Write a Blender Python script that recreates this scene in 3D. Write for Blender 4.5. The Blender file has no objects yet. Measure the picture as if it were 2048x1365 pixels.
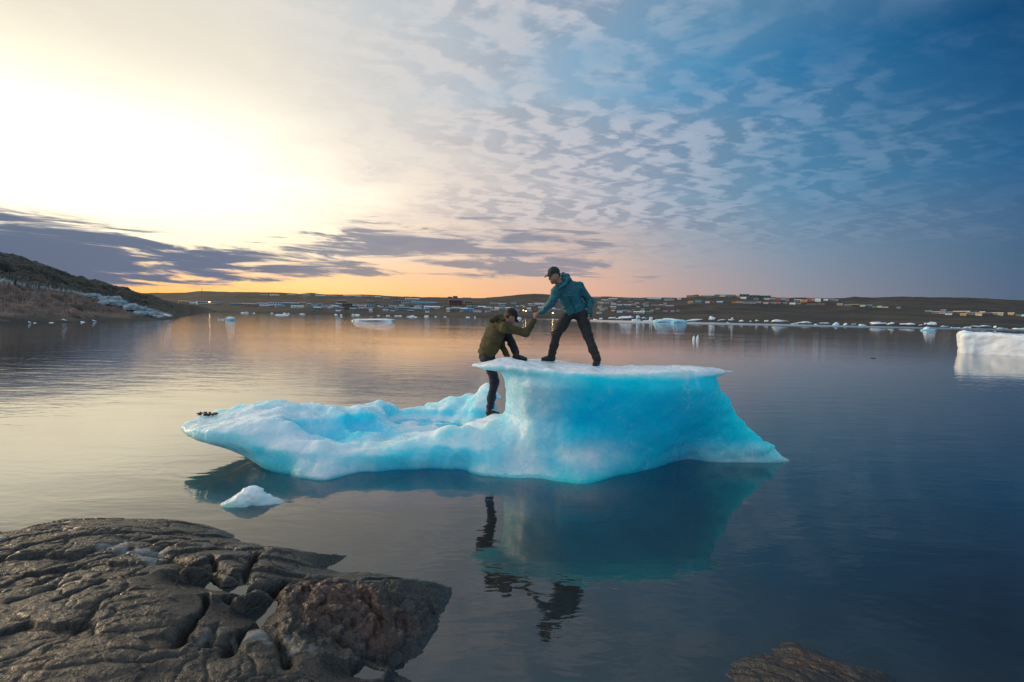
import bpy, math, random
import numpy as np
from mathutils import Matrix, Vector

random.seed(7)
RNG = np.random.default_rng(11)
SC = bpy.context.scene
COL = SC.collection
R = math.radians

# ----------------------------------------------------------------- camera
CAMZ, F, CX, CY = 2.2, 910.0, 1024.0, 682.5
ROLL, PITCH = math.atan(0.0195), math.atan(48.5 / 910)
MROT = Matrix.Rotation(math.pi / 2 - PITCH, 3, 'X') @ Matrix.Rotation(ROLL, 3, 'Z')
cam_d = bpy.data.cameras.new('camera')
cam = bpy.data.objects.new('camera', cam_d)
COL.objects.link(cam)
cam.matrix_world = Matrix.Translation((0, 0, CAMZ)) @ MROT.to_4x4()
cam_d.sensor_width = 36
cam_d.lens = F / 2048 * 36
cam_d.clip_start = 0.05
cam_d.clip_end = 20000
SC.camera = cam


def ray(px, py):
    return MROT @ Vector(((px - CX) / F, -(py - CY) / F, -1))


def at(px, py, Y):
    """point seen at a place of the photograph, Y metres out"""
    r = ray(px, py)
    t = Y / r.y
    return Vector((r.x * t, Y, CAMZ + r.z * t))


def atz(px, py, z=0.0):
    r = ray(px, py)
    t = (z - CAMZ) / r.z
    return Vector((r.x * t, r.y * t, z))


def yh(px):
    return 634 + 0.0195 * (px - CX)


# ----------------------------------------------------------------- helpers
def lin(c):
    return tuple(((v / 255) / 12.92 if v <= 10 else ((v / 255 + 0.055) / 1.055) ** 2.4) for v in c)


def tag(o, label=None, cat=None, group=None, kind=None):
    if label: o['label'] = label
    if cat: o['category'] = cat
    if group: o['group'] = group
    if kind: o['kind'] = kind
    return o


def mesh_obj(name, V, Fc, mat=None, parent=None, smooth=True, attrs=None):
    me = bpy.data.meshes.new(name)
    V = np.asarray(V, dtype=np.float32)
    Fc = np.asarray(Fc, dtype=np.int32)
    n = Fc.shape[1]
    me.vertices.add(len(V)); me.vertices.foreach_set('co', V.ravel())
    me.loops.add(Fc.size); me.loops.foreach_set('vertex_index', Fc.ravel())
    me.polygons.add(len(Fc))
    me.polygons.foreach_set('loop_start', np.arange(0, Fc.size, n, dtype=np.int32))
    me.update(calc_edges=True)
    me.validate()
    me.polygons.foreach_set('use_smooth', np.full(len(me.polygons), smooth, dtype=bool))
    for k, a in (attrs or {}).items():
        at_ = me.attributes.new(k, 'FLOAT', 'POINT')
        at_.data.foreach_set('value', np.asarray(a, dtype=np.float32))
    if mat: me.materials.append(mat)
    o = bpy.data.objects.new(name, me)
    COL.objects.link(o)
    if parent: o.parent = parent
    return o


def raw_mesh(name, verts, faces, mat=None, parent=None, smooth=False, link=True):
    me = bpy.data.meshes.new(name)
    me.from_pydata(verts, [], faces)
    me.update()
    if smooth:
        for p in me.polygons: p.use_smooth = True
    if mat: me.materials.append(mat)
    o = bpy.data.objects.new(name, me)
    if link: COL.objects.link(o)
    if parent: o.parent = parent
    return o


_T = RNG.random((64, 64, 64)).astype(np.float32)


def vnoise(x, y, z):
    xi, yi, zi = np.floor(x).astype(int), np.floor(y).astype(int), np.floor(z).astype(int)
    fx, fy, fz = x - xi, y - yi, z - zi
    fx = fx * fx * fx * (fx * (fx * 6 - 15) + 10)
    fy = fy * fy * fy * (fy * (fy * 6 - 15) + 10)
    fz = fz * fz * fz * (fz * (fz * 6 - 15) + 10)
    r = 0
    for a in (0, 1):
        for b in (0, 1):
            for c in (0, 1):
                w = (fx if a else 1 - fx) * (fy if b else 1 - fy) * (fz if c else 1 - fz)
                r = r + w * _T[(xi + a) & 63, (yi + b) & 63, (zi + c) & 63]
    return r * 2 - 1


def fbm(x, y, z, oct=4, gain=0.5, ridged=False):
    s, a, n = 0, 1.0, 0
    for k in range(oct):
        v = vnoise(x + 17.3 * k, y + 9.1 * k, z + 4.7 * k)
        if ridged: v = 1 - 2 * np.abs(v)
        s = s + a * v; n += a; a *= gain
        x, y, z = x * 2.03, y * 2.03, z * 2.03
    return s / n


def voronoi(x, y, seed=0, jit=0.9):
    """distance gap between the two nearest cells (0 on a crack), a random number and the offset from the cell's centre"""
    xi, yi = np.floor(x).astype(int), np.floor(y).astype(int)
    f1 = np.full(x.shape, 9.0); f2 = np.full(x.shape, 9.0)
    rid = np.zeros(x.shape); ox = np.zeros(x.shape); oy = np.zeros(x.shape)
    for a in (-1, 0, 1):
        for b in (-1, 0, 1):
            cx, cy = xi + a, yi + b
            px_ = cx + .5 + jit * (_T[cx & 63, cy & 63, seed] - .5); py_ = cy + .5 + jit * (_T[cx & 63, cy & 63, seed + 1] - .5)
            d_ = np.hypot(x - px_, y - py_)
            m = d_ < f1
            f2 = np.where(m, f1, np.minimum(f2, d_))
            rid = np.where(m, _T[cx & 63, cy & 63, seed + 2], rid); ox = np.where(m, x - px_, ox); oy = np.where(m, y - py_, oy)
            f1 = np.where(m, d_, f1)
    return f2 - f1, rid, ox, oy


def smin(a, b, k):
    h = np.clip(0.5 + 0.5 * (b - a) / k, 0, 1)
    return b * (1 - h) + a * h - k * h * (1 - h)


def smax(a, b, k):
    return -smin(-a, -b, k)


def sstep(e0, e1, x):
    t = np.clip((x - e0) / (e1 - e0), 0, 1)
    return t * t * (3 - 2 * t)


def surface_nets(Fd, org, h):
    ins = Fd < 0
    nx, ny, nz = Fd.shape
    c = np.zeros((nx - 1, ny - 1, nz - 1), dtype=np.int8)
    for a in (0, 1):
        for b in (0, 1):
            for d in (0, 1):
                c += ins[a:nx - 1 + a, b:ny - 1 + b, d:nz - 1 + d]
    act = (c > 0) & (c < 8)
    I = np.argwhere(act)
    idx = np.full(act.shape, -1, dtype=np.int32)
    idx[act] = np.arange(len(I))
    P = np.zeros((len(I), 3)); N = np.zeros(len(I))
    cs = [(a, b, d) for a in (0, 1) for b in (0, 1) for d in (0, 1)]
    val = {k: Fd[I[:, 0] + k[0], I[:, 1] + k[1], I[:, 2] + k[2]] for k in cs}
    for k in cs:
        for ax in range(3):
            if k[ax] == 0:
                k2 = list(k); k2[ax] = 1; k2 = tuple(k2)
                v0, v1 = val[k], val[k2]
                m = (v0 < 0) != (v1 < 0)
                t = np.where(m, v0 / np.where(m, v0 - v1, 1), 0)
                q = np.tile(np.array(k, float), (len(I), 1)); q[:, ax] += t
                P[m] += q[m]; N[m] += 1
    V = (I + P / N[:, None]) * h + np.array(org)
    faces = []
    for ax in range(3):
        b1, b2 = (ax + 1) % 3, (ax + 2) % 3
        s0 = [slice(None)] * 3; s1 = [slice(None)] * 3
        s0[ax] = slice(0, -1); s1[ax] = slice(1, None)
        A, B = ins[tuple(s0)], ins[tuple(s1)]
        E = np.argwhere(A != B)
        ok = (E[:, b1] > 0) & (E[:, b2] > 0) & (E[:, b1] < Fd.shape[b1] - 1) & (E[:, b2] < Fd.shape[b2] - 1)
        E = E[ok]
        flip = ~A[tuple(E.T)]
        def cell(d1, d2):
            q = E.copy(); q[:, b1] += d1; q[:, b2] += d2
            return idx[tuple(q.T)]
        Q = np.stack([cell(-1, -1), cell(0, -1), cell(0, 0), cell(-1, 0)], 1)
        Q[flip] = Q[flip][:, ::-1]
        faces.append(Q)
    return V, np.concatenate(faces)


def vnormals(V, Q):
    a, b, c, d = (V[Q[:, i]] for i in range(4))
    n = np.cross(c - a, d - b)
    N = np.zeros_like(V)
    for i in range(4): np.add.at(N, Q[:, i], n)
    return N / (np.linalg.norm(N, axis=1, keepdims=True) + 1e-9)


# ----------------------------------------------------------------- shader helpers
class NT:
    def __init__(s, tree):
        s.t = tree; s.n = tree.nodes; s.l = tree.links

    def new(s, typ, **kw):
        nd = s.n.new(typ)
        for k, v in kw.items(): setattr(nd, k, v)
        return nd

    def put(s, sock, v):
        if isinstance(v, bpy.types.NodeSocket): s.l.new(v, sock)
        elif isinstance(v, (tuple, list)):
            v = tuple(v)
            if len(sock.default_value) == 4 and len(v) == 3: v = v + (1,)
            sock.default_value = v
        else: sock.default_value = v

    def m(s, op, a, b=0.0, c=0.0, clamp=False):
        nd = s.new('ShaderNodeMath', operation=op, use_clamp=clamp)
        s.put(nd.inputs[0], a); s.put(nd.inputs[1], b); s.put(nd.inputs[2], c)
        return nd.outputs[0]

    def rng(s, v, a, b, c=0.0, d=1.0, smooth=True):
        nd = s.new('ShaderNodeMapRange', interpolation_type='SMOOTHSTEP' if smooth else 'LINEAR')
        for i, x in enumerate((v, a, b, c, d)): s.put(nd.inputs[i], x)
        return nd.outputs[0]

    def mix(s, f, a, b, blend='MIX'):
        nd = s.new('ShaderNodeMix', data_type='RGBA', blend_type=blend)
        s.put(nd.inputs[0], f); s.put(nd.inputs[6], a); s.put(nd.inputs[7], b)
        return nd.outputs[2]

    def noise(s, vec, scale, detail=4, rough=0.5, dist=0.0):
        nd = s.new('ShaderNodeTexNoise')
        if vec is not None: s.l.new(vec, nd.inputs['Vector'])
        nd.inputs['Scale'].default_value = scale
        nd.inputs['Detail'].default_value = detail
        nd.inputs['Roughness'].default_value = rough
        nd.inputs['Distortion'].default_value = dist
        return nd.outputs[0]

    def comb(s, x, y, z=0.0):
        nd = s.new('ShaderNodeCombineXYZ')
        for i, v in enumerate((x, y, z)): s.put(nd.inputs[i], v)
        return nd.outputs[0]

    def ramp(s, f, stops, interp='LINEAR'):
        nd = s.new('ShaderNodeValToRGB')
        cr = nd.color_ramp; cr.interpolation = interp
        while len(cr.elements) < len(stops): cr.elements.new(0.5)
        for e, (p, c) in zip(cr.elements, sorted(stops)):
            e.position = p
        for e, (p, c) in zip(cr.elements, sorted(stops)):
            e.color = tuple(c) + (1,)
        s.put(nd.inputs[0], f)
        return nd.outputs[0]

    def attr(s, name):
        return s.new('ShaderNodeAttribute', attribute_name=name).outputs['Fac']

    def objco(s):
        return s.new('ShaderNodeTexCoord').outputs['Object']

    def pos(s):
        return s.new('ShaderNodeNewGeometry').outputs['Position']

    def scl(s, vec, sc, rot=(0, 0, 0)):
        nd = s.new('ShaderNodeMapping')
        s.l.new(vec, nd.inputs[0]); nd.inputs['Scale'].default_value = sc; nd.inputs['Rotation'].default_value = rot
        return nd.outputs[0]

    def bump(s, h, strength=1.0, dist=1.0, normal=None):
        nd = s.new('ShaderNodeBump')
        s.put(nd.inputs['Height'], h)
        s.put(nd.inputs['Strength'], strength); s.put(nd.inputs['Distance'], dist)
        if normal is not None: s.l.new(normal, nd.inputs['Normal'])
        return nd.outputs[0]


def material(name):
    m = bpy.data.materials.new(name)
    m.use_nodes = True
    m.node_tree.nodes.clear()
    t = NT(m.node_tree)
    out = t.new('ShaderNodeOutputMaterial')
    return m, t, out


def pbsdf(t, out, **kw):
    p = t.new('ShaderNodeBsdfPrincipled')
    for k, v in kw.items(): t.put(p.inputs[k.replace('_', ' ')], v)
    t.l.new(p.outputs[0], out.inputs[0])
    return p


def simple_mat(name, col, rough=0.7, var=0.25, scale=6.0, bump=0.0, bscale=40, space='obj'):
    m, t, out = material(name)
    co = t.objco()
    n = t.noise(co, scale, 5, 0.6)
    k = t.rng(n, 0.3, 0.7, 1 - var, 1 + var)
    c = t.mix(1.0, col, t.comb(k, k, k), 'MULTIPLY')
    p = pbsdf(t, out, Base_Color=c, Roughness=rough)
    if bump:
        t.l.new(t.bump(t.noise(co, bscale, 4, 0.6), 1.0, bump), p.inputs['Normal'])
    return m


# ----------------------------------------------------------------- sky and light
SUN_AZ, SUN_EL = R(-42), R(13)
world = bpy.data.worlds.new('World')
SC.world = world
world.use_nodes = True
world.node_tree.nodes.clear()
w = NT(world.node_tree)
wout = w.new('ShaderNodeOutputWorld')
gen = w.new('ShaderNodeTexCoord').outputs['Generated']
nrm = w.new('ShaderNodeVectorMath', operation='NORMALIZE'); w.l.new(gen, nrm.inputs[0]); gen = nrm.outputs[0]
sep = w.new('ShaderNodeSeparateXYZ'); w.l.new(gen, sep.inputs[0])
dx, dy, dz = sep.outputs
az = w.m('MULTIPLY', w.m('ARCTAN2', dx, dy), 180 / math.pi)
el = w.m('MULTIPLY', w.m('ARCSINE', dz), 180 / math.pi)
azf = w.m('MULTIPLY_ADD', az, 1 / 360, 0.5)
AZS = (-180, -90, -48, -29, -8, 8, 20, 32, 48, 90, 180)
BACK = (236, 248, 254)  # unseen sky behind the view, raised near white to light the ice front
ROWS = {
    1.5: [(120, 135, 165), (190, 165, 150), (255, 190, 105), (255, 176, 72), (250, 186, 125), (238, 178, 148), (195, 160, 150), (150, 145, 155), (88, 106, 130), (90, 110, 140), (120, 135, 165)],
    7: [(125, 150, 185), (210, 190, 170), (255, 240, 212), (255, 236, 204), (246, 212, 182), (222, 190, 172), (172, 168, 174), (126, 146, 166), (70, 104, 136), (85, 115, 155), (125, 150, 185)],
    14: [(125, 160, 200), (225, 210, 195), (255, 250, 232), (255, 248, 232), (240, 222, 206), (200, 196, 198), (135, 164, 186), (80, 136, 172), (38, 96, 142), (75, 120, 165), (125, 160, 200)],
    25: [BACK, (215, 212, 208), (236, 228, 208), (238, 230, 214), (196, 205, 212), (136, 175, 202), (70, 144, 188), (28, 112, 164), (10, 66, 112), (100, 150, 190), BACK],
    40: [BACK, (190, 200, 210), (228, 224, 212), (205, 210, 212), (150, 184, 206), (112, 162, 196), (118, 152, 174), (112, 136, 152), (100, 122, 138), (110, 150, 185), BACK],  # mostly above the view; right side made paler and greyer to brighten the water
    75: [(160, 194, 220)] * 11,
}
prev = None
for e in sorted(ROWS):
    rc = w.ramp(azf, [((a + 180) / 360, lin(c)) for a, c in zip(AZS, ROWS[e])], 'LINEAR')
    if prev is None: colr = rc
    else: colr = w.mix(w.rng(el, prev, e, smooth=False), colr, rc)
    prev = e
# the glow of the hidden sun through thin cloud
ga_ = w.m('MULTIPLY', w.m('ADD', az, 44.0), 1 / 24.0); ge_ = w.m('MULTIPLY', w.m('SUBTRACT', el, 13.0), 1 / 6.5)
glow = w.m('MULTIPLY', w.m('POWER', 2.718, w.m('MULTIPLY', w.m('ADD', w.m('MULTIPLY', ga_, ga_), w.m('MULTIPLY', ge_, ge_)), -1.0)), 0.95)
gv = w.mix(1.0, (1.0, 0.84, 0.52), w.comb(glow, glow, glow), 'MULTIPLY')
colr = w.mix(1.0, colr, gv, 'ADD')
sky = w.new('ShaderNodeTexSky', sky_type='NISHITA', sun_disc=False)
sky.sun_elevation = R(-2); sky.sun_rotation = SUN_AZ
colr = w.mix(0.02, colr, sky.outputs[0])
wa = w.m('MULTIPLY', w.m('ADD', az, 25.0), 1 / 15.0); we = w.m('MULTIPLY', w.m('SUBTRACT', el, 2.6), 1 / 1.9)
hg = w.m('MULTIPLY', w.m('POWER', 2.718, w.m('MULTIPLY', w.m('ADD', w.m('MULTIPLY', wa, wa), w.m('MULTIPLY', we, we)), -1.0)), 0.36)
colr = w.mix(1.0, colr, w.mix(1.0, (1.0, 0.50, 0.16), w.comb(hg, hg, hg), 'MULTIPLY'), 'ADD')
# altocumulus sheet: noise on a plane overhead
den = w.m('ADD', w.m('MAXIMUM', dz, 0.0), 0.11)
pv = w.comb(w.m('DIVIDE', dx, den), w.m('DIVIDE', dy, den), 0.0)
pvs = w.scl(pv, (1.0, 1.5, 1.0), (0, 0, R(-22)))
big = w.noise(pvs, 0.8, 5, 0.58, 0.6)
midn = w.noise(pvs, 1.9, 3, 0.5, 0.5)
n1 = w.noise(pvs, 4.2, 7, 0.56, 0.25)
off = w.new('ShaderNodeVectorMath', operation='ADD'); w.l.new(pvs, off.inputs[0]); off.inputs[1].default_value = (-0.05, 0.04, 0)
n2 = w.noise(off.outputs[0], 4.2, 7, 0.56, 0.25)
cov = w.m('ADD', w.m('ADD', w.m('MULTIPLY', big, 0.85), w.m('MULTIPLY', midn, 0.40)), w.m('MULTIPLY', n1, 0.37))
azm = w.m('MULTIPLY', w.rng(az, -40, -6, 0.45, 1.0), w.rng(az, 18, 58, 1.0, 0.62))
elm = w.m('MULTIPLY', w.rng(el, 3.5, 9.0), w.rng(el, 30, 60, 1.0, 0.7))
region = w.m('MULTIPLY', azm, elm)
thr = w.m('SUBTRACT', 1.12, w.m('MULTIPLY', region, 0.45))
cov = w.m('ADD', cov, w.m('MULTIPLY', w.m('SUBTRACT', w.noise(pvs, 0.33, 2, 0.5, 0.8), 0.5), 0.5))
cm = w.rng(w.m('SUBTRACT', cov, thr), -0.18, 0.30)
cm = w.m('MULTIPLY', cm, w.m('MULTIPLY', region, 0.74))
relief = w.rng(w.m('SUBTRACT', n1, n2), -0.07, 0.07)
c_hi = w.ramp(azf, [((a + 180) / 360, lin(c)) for a, c in ((-180, (150, 175, 205)), (-48, (255, 246, 230)), (-20, (236, 222, 212)), (0, (214, 205, 204)), (15, (196, 194, 204)), (30, (146, 168, 192)), (48, (80, 122, 162)), (180, (150, 175, 205)))])
c_lo = w.ramp(azf, [((a + 180) / 360, lin(c)) for a, c in ((-180, (110, 140, 175)), (-48, (236, 220, 205)), (-20, (216, 206, 200)), (0, (158, 162, 174)), (15, (134, 148, 170)), (30, (92, 128, 158)), (48, (46, 94, 132)), (180, (110, 140, 175)))])
cc = w.mix(relief, c_lo, c_hi)
cc = w.mix(w.rng(el, 5, 15, 0.45, 0.0), cc, lin((128, 128, 148)))
colr = w.mix(cm, colr, cc)
# low bank of stratus, long thin streaks
sv = w.comb(w.m('MULTIPLY', az, 0.055), w.m('MULTIPLY', el, 0.50), 0.3)
s1 = w.noise(sv, 1.6, 7, 0.62, 0.5)
s2 = w.noise(sv, 0.55, 2, 0.5)
top = w.m('ADD', w.rng(az, -50, -34, 8.0, 7.2), w.rng(az, -32, -14, 0.0, 4.6))
bk = w.m('MULTIPLY', w.rng(w.m('SUBTRACT', el, top), -2.2, 1.3, 1.0, 0.0), w.rng(w.m('SUBTRACT', el, w.rng(az, -36, -16, 0.0, 2.2)), 1.8, 2.9))
bk = w.m('MULTIPLY', bk, w.rng(az, 0, 30, 1.0, 0.0))
bias = w.m('ADD', w.rng(az, -44, -16, 0.05, -0.20), w.rng(el, 3, 6, -0.05, 0.10))
bden = w.m('ADD', w.m('ADD', w.m('SUBTRACT', w.m('MULTIPLY_ADD', s1, 3.0, w.m('MULTIPLY', s2, 0.4)), 1.58), bias), w.m('MULTIPLY', bk, 0.50))
bm = w.m('MULTIPLY', w.rng(bden, 0.28, 0.62), w.rng(bk, 0.02, 0.35))
bcol = w.ramp(azf, [((a + 180) / 360, lin(c)) for a, c in ((-180, (110, 130, 160)), (-50, (88, 106, 134)), (-25, (104, 117, 142)), (0, (128, 134, 152)), (30, (130, 135, 155)), (180, (110, 130, 160)))])
bcol = w.mix(w.rng(bden, 0.75, 0.4, 0.0, 0.35), bcol, lin((176, 168, 176)))
colr = w.mix(w.m('MULTIPLY', bm, w.rng(az, -34, -14, 0.97, 0.80)), colr, bcol)
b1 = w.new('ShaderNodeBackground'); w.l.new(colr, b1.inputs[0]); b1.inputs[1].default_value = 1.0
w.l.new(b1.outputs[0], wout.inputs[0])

sun_d = bpy.data.lights.new('sun', 'SUN')
sun_d.energy = 2.2; sun_d.angle = R(20); sun_d.color = (1.0, 0.74, 0.46)
sun = bpy.data.objects.new('sun', sun_d); COL.objects.link(sun)
LAMP_AZ = R(-76)      # sun lamp placed out of view, apart from the sky glow, hiding its water glint
sv_ = Vector((math.sin(LAMP_AZ) * math.cos(SUN_EL), math.cos(LAMP_AZ) * math.cos(SUN_EL), math.sin(SUN_EL)))
sun.rotation_euler = sv_.to_track_quat('Z', 'Y').to_euler()

# ----------------------------------------------------------------- materials
def ice_mat(name, blue=(0.0, 0.69, 0.99), white=(0.83, 0.90, 0.97), scale=0.35, bs=1.0, sss=0.75):
    m, t, out = material(name)
    co = t.objco()
    fr = t.attr('frost')
    n = t.noise(co, 2.2 * bs, 6, 0.62)
    nf = t.noise(co, 13 * bs, 6, 0.66, 0.4)
    mid = t.m('MULTIPLY', fr, t.m('SUBTRACT', 1.0, fr))
    f = t.m('ADD', fr, t.m('MULTIPLY', t.m('SUBTRACT', n, 0.5), t.m('MULTIPLY_ADD', mid, 2.4, 0.08)))
    f = t.m('ADD', f, t.m('MULTIPLY', t.m('SUBTRACT', nf, 0.5), t.m('MULTIPLY_ADD', mid, 1.8, 0.03)))
    # healed cracks and strings of bubbles inside the clear ice
    vein = t.noise(t.scl(co, (1.1 * bs, 1.1 * bs, 0.55 * bs), (0, R(24), 0)), 1.5, 4, 0.55, 0.8)
    vl = t.m('MULTIPLY', t.rng(t.m('ABSOLUTE', t.m('SUBTRACT', vein, 0.5)), 0.0, 0.012, 1.0, 0.0), t.rng(n, 0.42, 0.62))
    f = t.m('ADD', f, t.m('MULTIPLY', vl, 0.22), clamp=True)
    c = t.mix(f, blue, white)
    dirt = t.attr('dirt')
    c = t.mix(dirt, c, (0.10, 0.07, 0.04))
    rough = t.rng(nf, 0.3, 0.7, 0.16, 0.42)
    p = pbsdf(t, out, Base_Color=c, Roughness=rough, Subsurface_Weight=t.m('MULTIPLY', t.m('MULTIPLY_ADD', f, -0.6, 1.0), sss), Subsurface_Radius=(0.12, 0.75, 1.0), Subsurface_Scale=scale, IOR=1.31)
    t.put(p.inputs['Specular IOR Level'], t.m('MULTIPLY_ADD', f, 0.4, 0.2))
    h = t.m('ADD', t.m('MULTIPLY', t.noise(co, 5 * bs, 4, 0.5), 0.07), t.m('MULTIPLY', nf, 0.007))
    h = t.m('ADD', h, t.m('MULTIPLY', t.noise(co, 48 * bs, 4, 0.6), 0.002))
    t.l.new(t.bump(h, 0.9, 1.0), p.inputs['Normal'])
    return m


ICE = ice_mat('glacier_ice', scale=1.0, sss=0.95)
FLOE = ice_mat('floe_ice', blue=(0.10, 0.52, 0.72), scale=0.5, bs=0.4, sss=0.2)


def water_mat():
    m, t, out = material('sea_water')
    P = t.pos()
    sp = t.new('ShaderNodeSeparateXYZ'); t.l.new(P, sp.inputs[0])
    X, Y, _ = sp.outputs
    far = t.rng(Y, 4, 70, 0.0, 1.0, smooth=False)
    wind = t.rng(t.noise(t.scl(P, (0.035, 0.075, 1)), 1.0, 3, 0.5), 0.38, 0.62)
    left = t.rng(t.m('DIVIDE', X, t.m('MAXIMUM', Y, 1.0)), -0.45, -0.05, 1.0, 0.0)
    midr = t.m('MULTIPLY', t.rng(Y, 9, 16), left)
    h1 = t.noise(t.scl(P, (0.55, 1.5, 1), (0, 0, R(8))), 1.0, 4, 0.55, 0.4)
    h2 = t.noise(t.scl(P, (2.4, 6.0, 1), (0, 0, R(-6))), 1.0, 4, 0.55, 0.3)
    h3 = t.noise(t.scl(P, (0.06, 0.22, 1)), 1.0, 3, 0.5)
    a1 = t.m('MULTIPLY_ADD', t.m('ADD', t.m('MULTIPLY', far, t.m('MULTIPLY_ADD', wind, 0.010, -0.005)), t.m('MULTIPLY', midr, 0.007)), 1.0, 0.0095)
    a2 = t.m('MULTIPLY_ADD', t.m('ADD', far, midr), 0.0016, t.m('MULTIPLY_ADD', wind, 0.0012, 0.0012))
    H = t.m('ADD', t.m('MULTIPLY', h1, a1), t.m('MULTIPLY', h2, a2))
    H = t.m('ADD', H, t.m('MULTIPLY', t.m('MULTIPLY', h3, far), 0.03))
    # rings where melt water drips from the overhang
    for (px, py, rad, amp) in ((415, 935, 1.1, 0.0007), (475, 921, 0.45, 0.0006)):
        c = atz(px, py)
        d = t.new('ShaderNodeVectorMath', operation='DISTANCE'); t.l.new(P, d.inputs[0]); d.inputs[1].default_value = c
        dd = d.outputs['Value']
        ring = t.m('MULTIPLY', t.rng(h1, .38, .6), 1.0)
        ring = t.m('MULTIPLY', ring, t.m('MULTIPLY', t.m('SINE', t.m('MULTIPLY', dd, 38.0)), t.rng(dd, 0.1, rad, amp, 0.0)))
        H = t.m('ADD', H, ring)
    nor = t.bump(H, 1.0, 1.0)
    # a breeze near the right shore roughens the surface
    br = t.m('MULTIPLY', t.rng(Y, 190, 300), t.rng(X, 0, 90))
    rough = t.m('ADD', t.rng(Y, 8, 400, 0.010, 0.045, smooth=False), t.m('MULTIPLY', br, 0.16))
    g = t.new('ShaderNodeBsdfGlossy'); t.put(g.inputs['Color'], (1, 1, 1)); t.put(g.inputs['Roughness'], rough); t.l.new(nor, g.inputs['Normal'])
    tr = t.new('ShaderNodeBsdfTransparent'); t.put(tr.inputs[0], (0.34, 0.62, 0.66))
    df = t.new('ShaderNodeBsdfDiffuse'); t.put(df.inputs[0], (0.052, 0.060, 0.060))
    mx0 = t.new('ShaderNodeMixShader'); mx0.inputs[0].default_value = 0.62
    t.l.new(df.outputs[0], mx0.inputs[1]); t.l.new(tr.outputs[0], mx0.inputs[2])
    fr = t.new('ShaderNodeFresnel'); fr.inputs[0].default_value = 1.85; t.l.new(nor, fr.inputs[1])
    mx = t.new('ShaderNodeMixShader'); t.l.new(fr.outputs[0], mx.inputs[0])
    t.l.new(mx0.outputs[0], mx.inputs[1]); t.l.new(g.outputs[0], mx.inputs[2])
    t.l.new(mx.outputs[0], out.inputs[0])
    return m


WATER = water_mat()


def rock_mat():
    m, t, out = material('wet_bedrock')
    co = t.objco()
    n = t.noise(co, 1.7, 7, 0.62)
    n2 = t.noise(t.scl(co, (9, 2.2, 6), (0, 0, R(-52))), 1.0, 6, 0.6)
    n3 = t.noise(co, 34, 5, 0.65)
    c = t.ramp(n, [(0.3, (0.007, 0.005, 0.0035)), (0.5, (0.019, 0.013, 0.008)), (0.7, (0.046, 0.030, 0.017))])
    c = t.mix(t.rng(n2, 0.45, 0.7, 0.0, 0.6), c, (0.028, 0.025, 0.024))
    red = t.attr('red')
    c = t.mix(t.m('MULTIPLY', red, t.rng(n3, 0.35, 0.6, 0.2, 0.8)), c, (0.12, 0.042, 0.024))
    wet = t.attr('wet')
    c = t.mix(wet, c, (0.022, 0.020, 0.018))
    c = t.mix(t.attr('pale'), c, (0.32, 0.32, 0.30))
    rough = t.rng(n3, 0.3, 0.7, 0.22, 0.46)
    p = pbsdf(t, out, Base_Color=c, Roughness=rough)
    p.inputs['Specular IOR Level'].default_value = 0.7
    vo = t.new('ShaderNodeTexVoronoi', feature='F1'); t.l.new(co, vo.inputs['Vector']); vo.inputs['Scale'].default_value = 16
    h = t.m('ADD', t.m('MULTIPLY', n3, 0.022), t.m('MULTIPLY', n2, 0.016))
    h = t.m('ADD', h, t.m('MULTIPLY', t.m('MULTIPLY', vo.outputs['Distance'], red), -0.05))
    h = t.m('ADD', h, t.m('MULTIPLY', t.noise(co, 90, 5, 0.65), 0.007))
    t.l.new(t.bump(h, 0.9, 1.0), p.inputs['Normal'])
    return m


ROCK = rock_mat()


def land_mat(name, cols, sc, stretch=(1, 1, 3), red=False):
    m, t, out = material(name)
    co = t.objco()
    n = t.noise(t.scl(co, stretch), sc, 8, 0.62, 0.6)
    n2 = t.noise(co, sc * 6, 5, 0.6)
    c = t.ramp(n, [(0.34, cols[0]), (0.5, cols[1]), (0.64, cols[2])])
    c = t.mix(t.rng(n2, 0.4, 0.65, 0.0, 0.4), c, cols[0])
    if red:
        c = t.mix(t.m('MULTIPLY', t.attr('red'), t.rng(n2, 0.3, 0.6, 0.45, 0.95)), c, (0.17, 0.105, 0.082))
        c = t.mix(t.m('MULTIPLY', t.attr('pale'), t.rng(n2, 0.3, 0.6, 0.6, 1.0)), c, (0.27, 0.33, 0.35))
        c = t.mix(t.attr('wet'), c, (0.018, 0.017, 0.017))
    p = pbsdf(t, out, Base_Color=c, Roughness=0.85)
    t.l.new(t.bump(t.noise(co, sc * 8, 5, 0.65), 1.0, 0.35 / sc * 0.05), p.inputs['Normal'])
    return m


HILL = land_mat('tundra_hill', ((0.014, 0.010, 0.007), (0.034, 0.024, 0.013), (0.075, 0.052, 0.027)), 0.012)
HEAD = land_mat('headland_rock', ((0.016, 0.015, 0.011), (0.038, 0.033, 0.023), (0.075, 0.066, 0.050)), 0.16, red=True)

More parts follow.
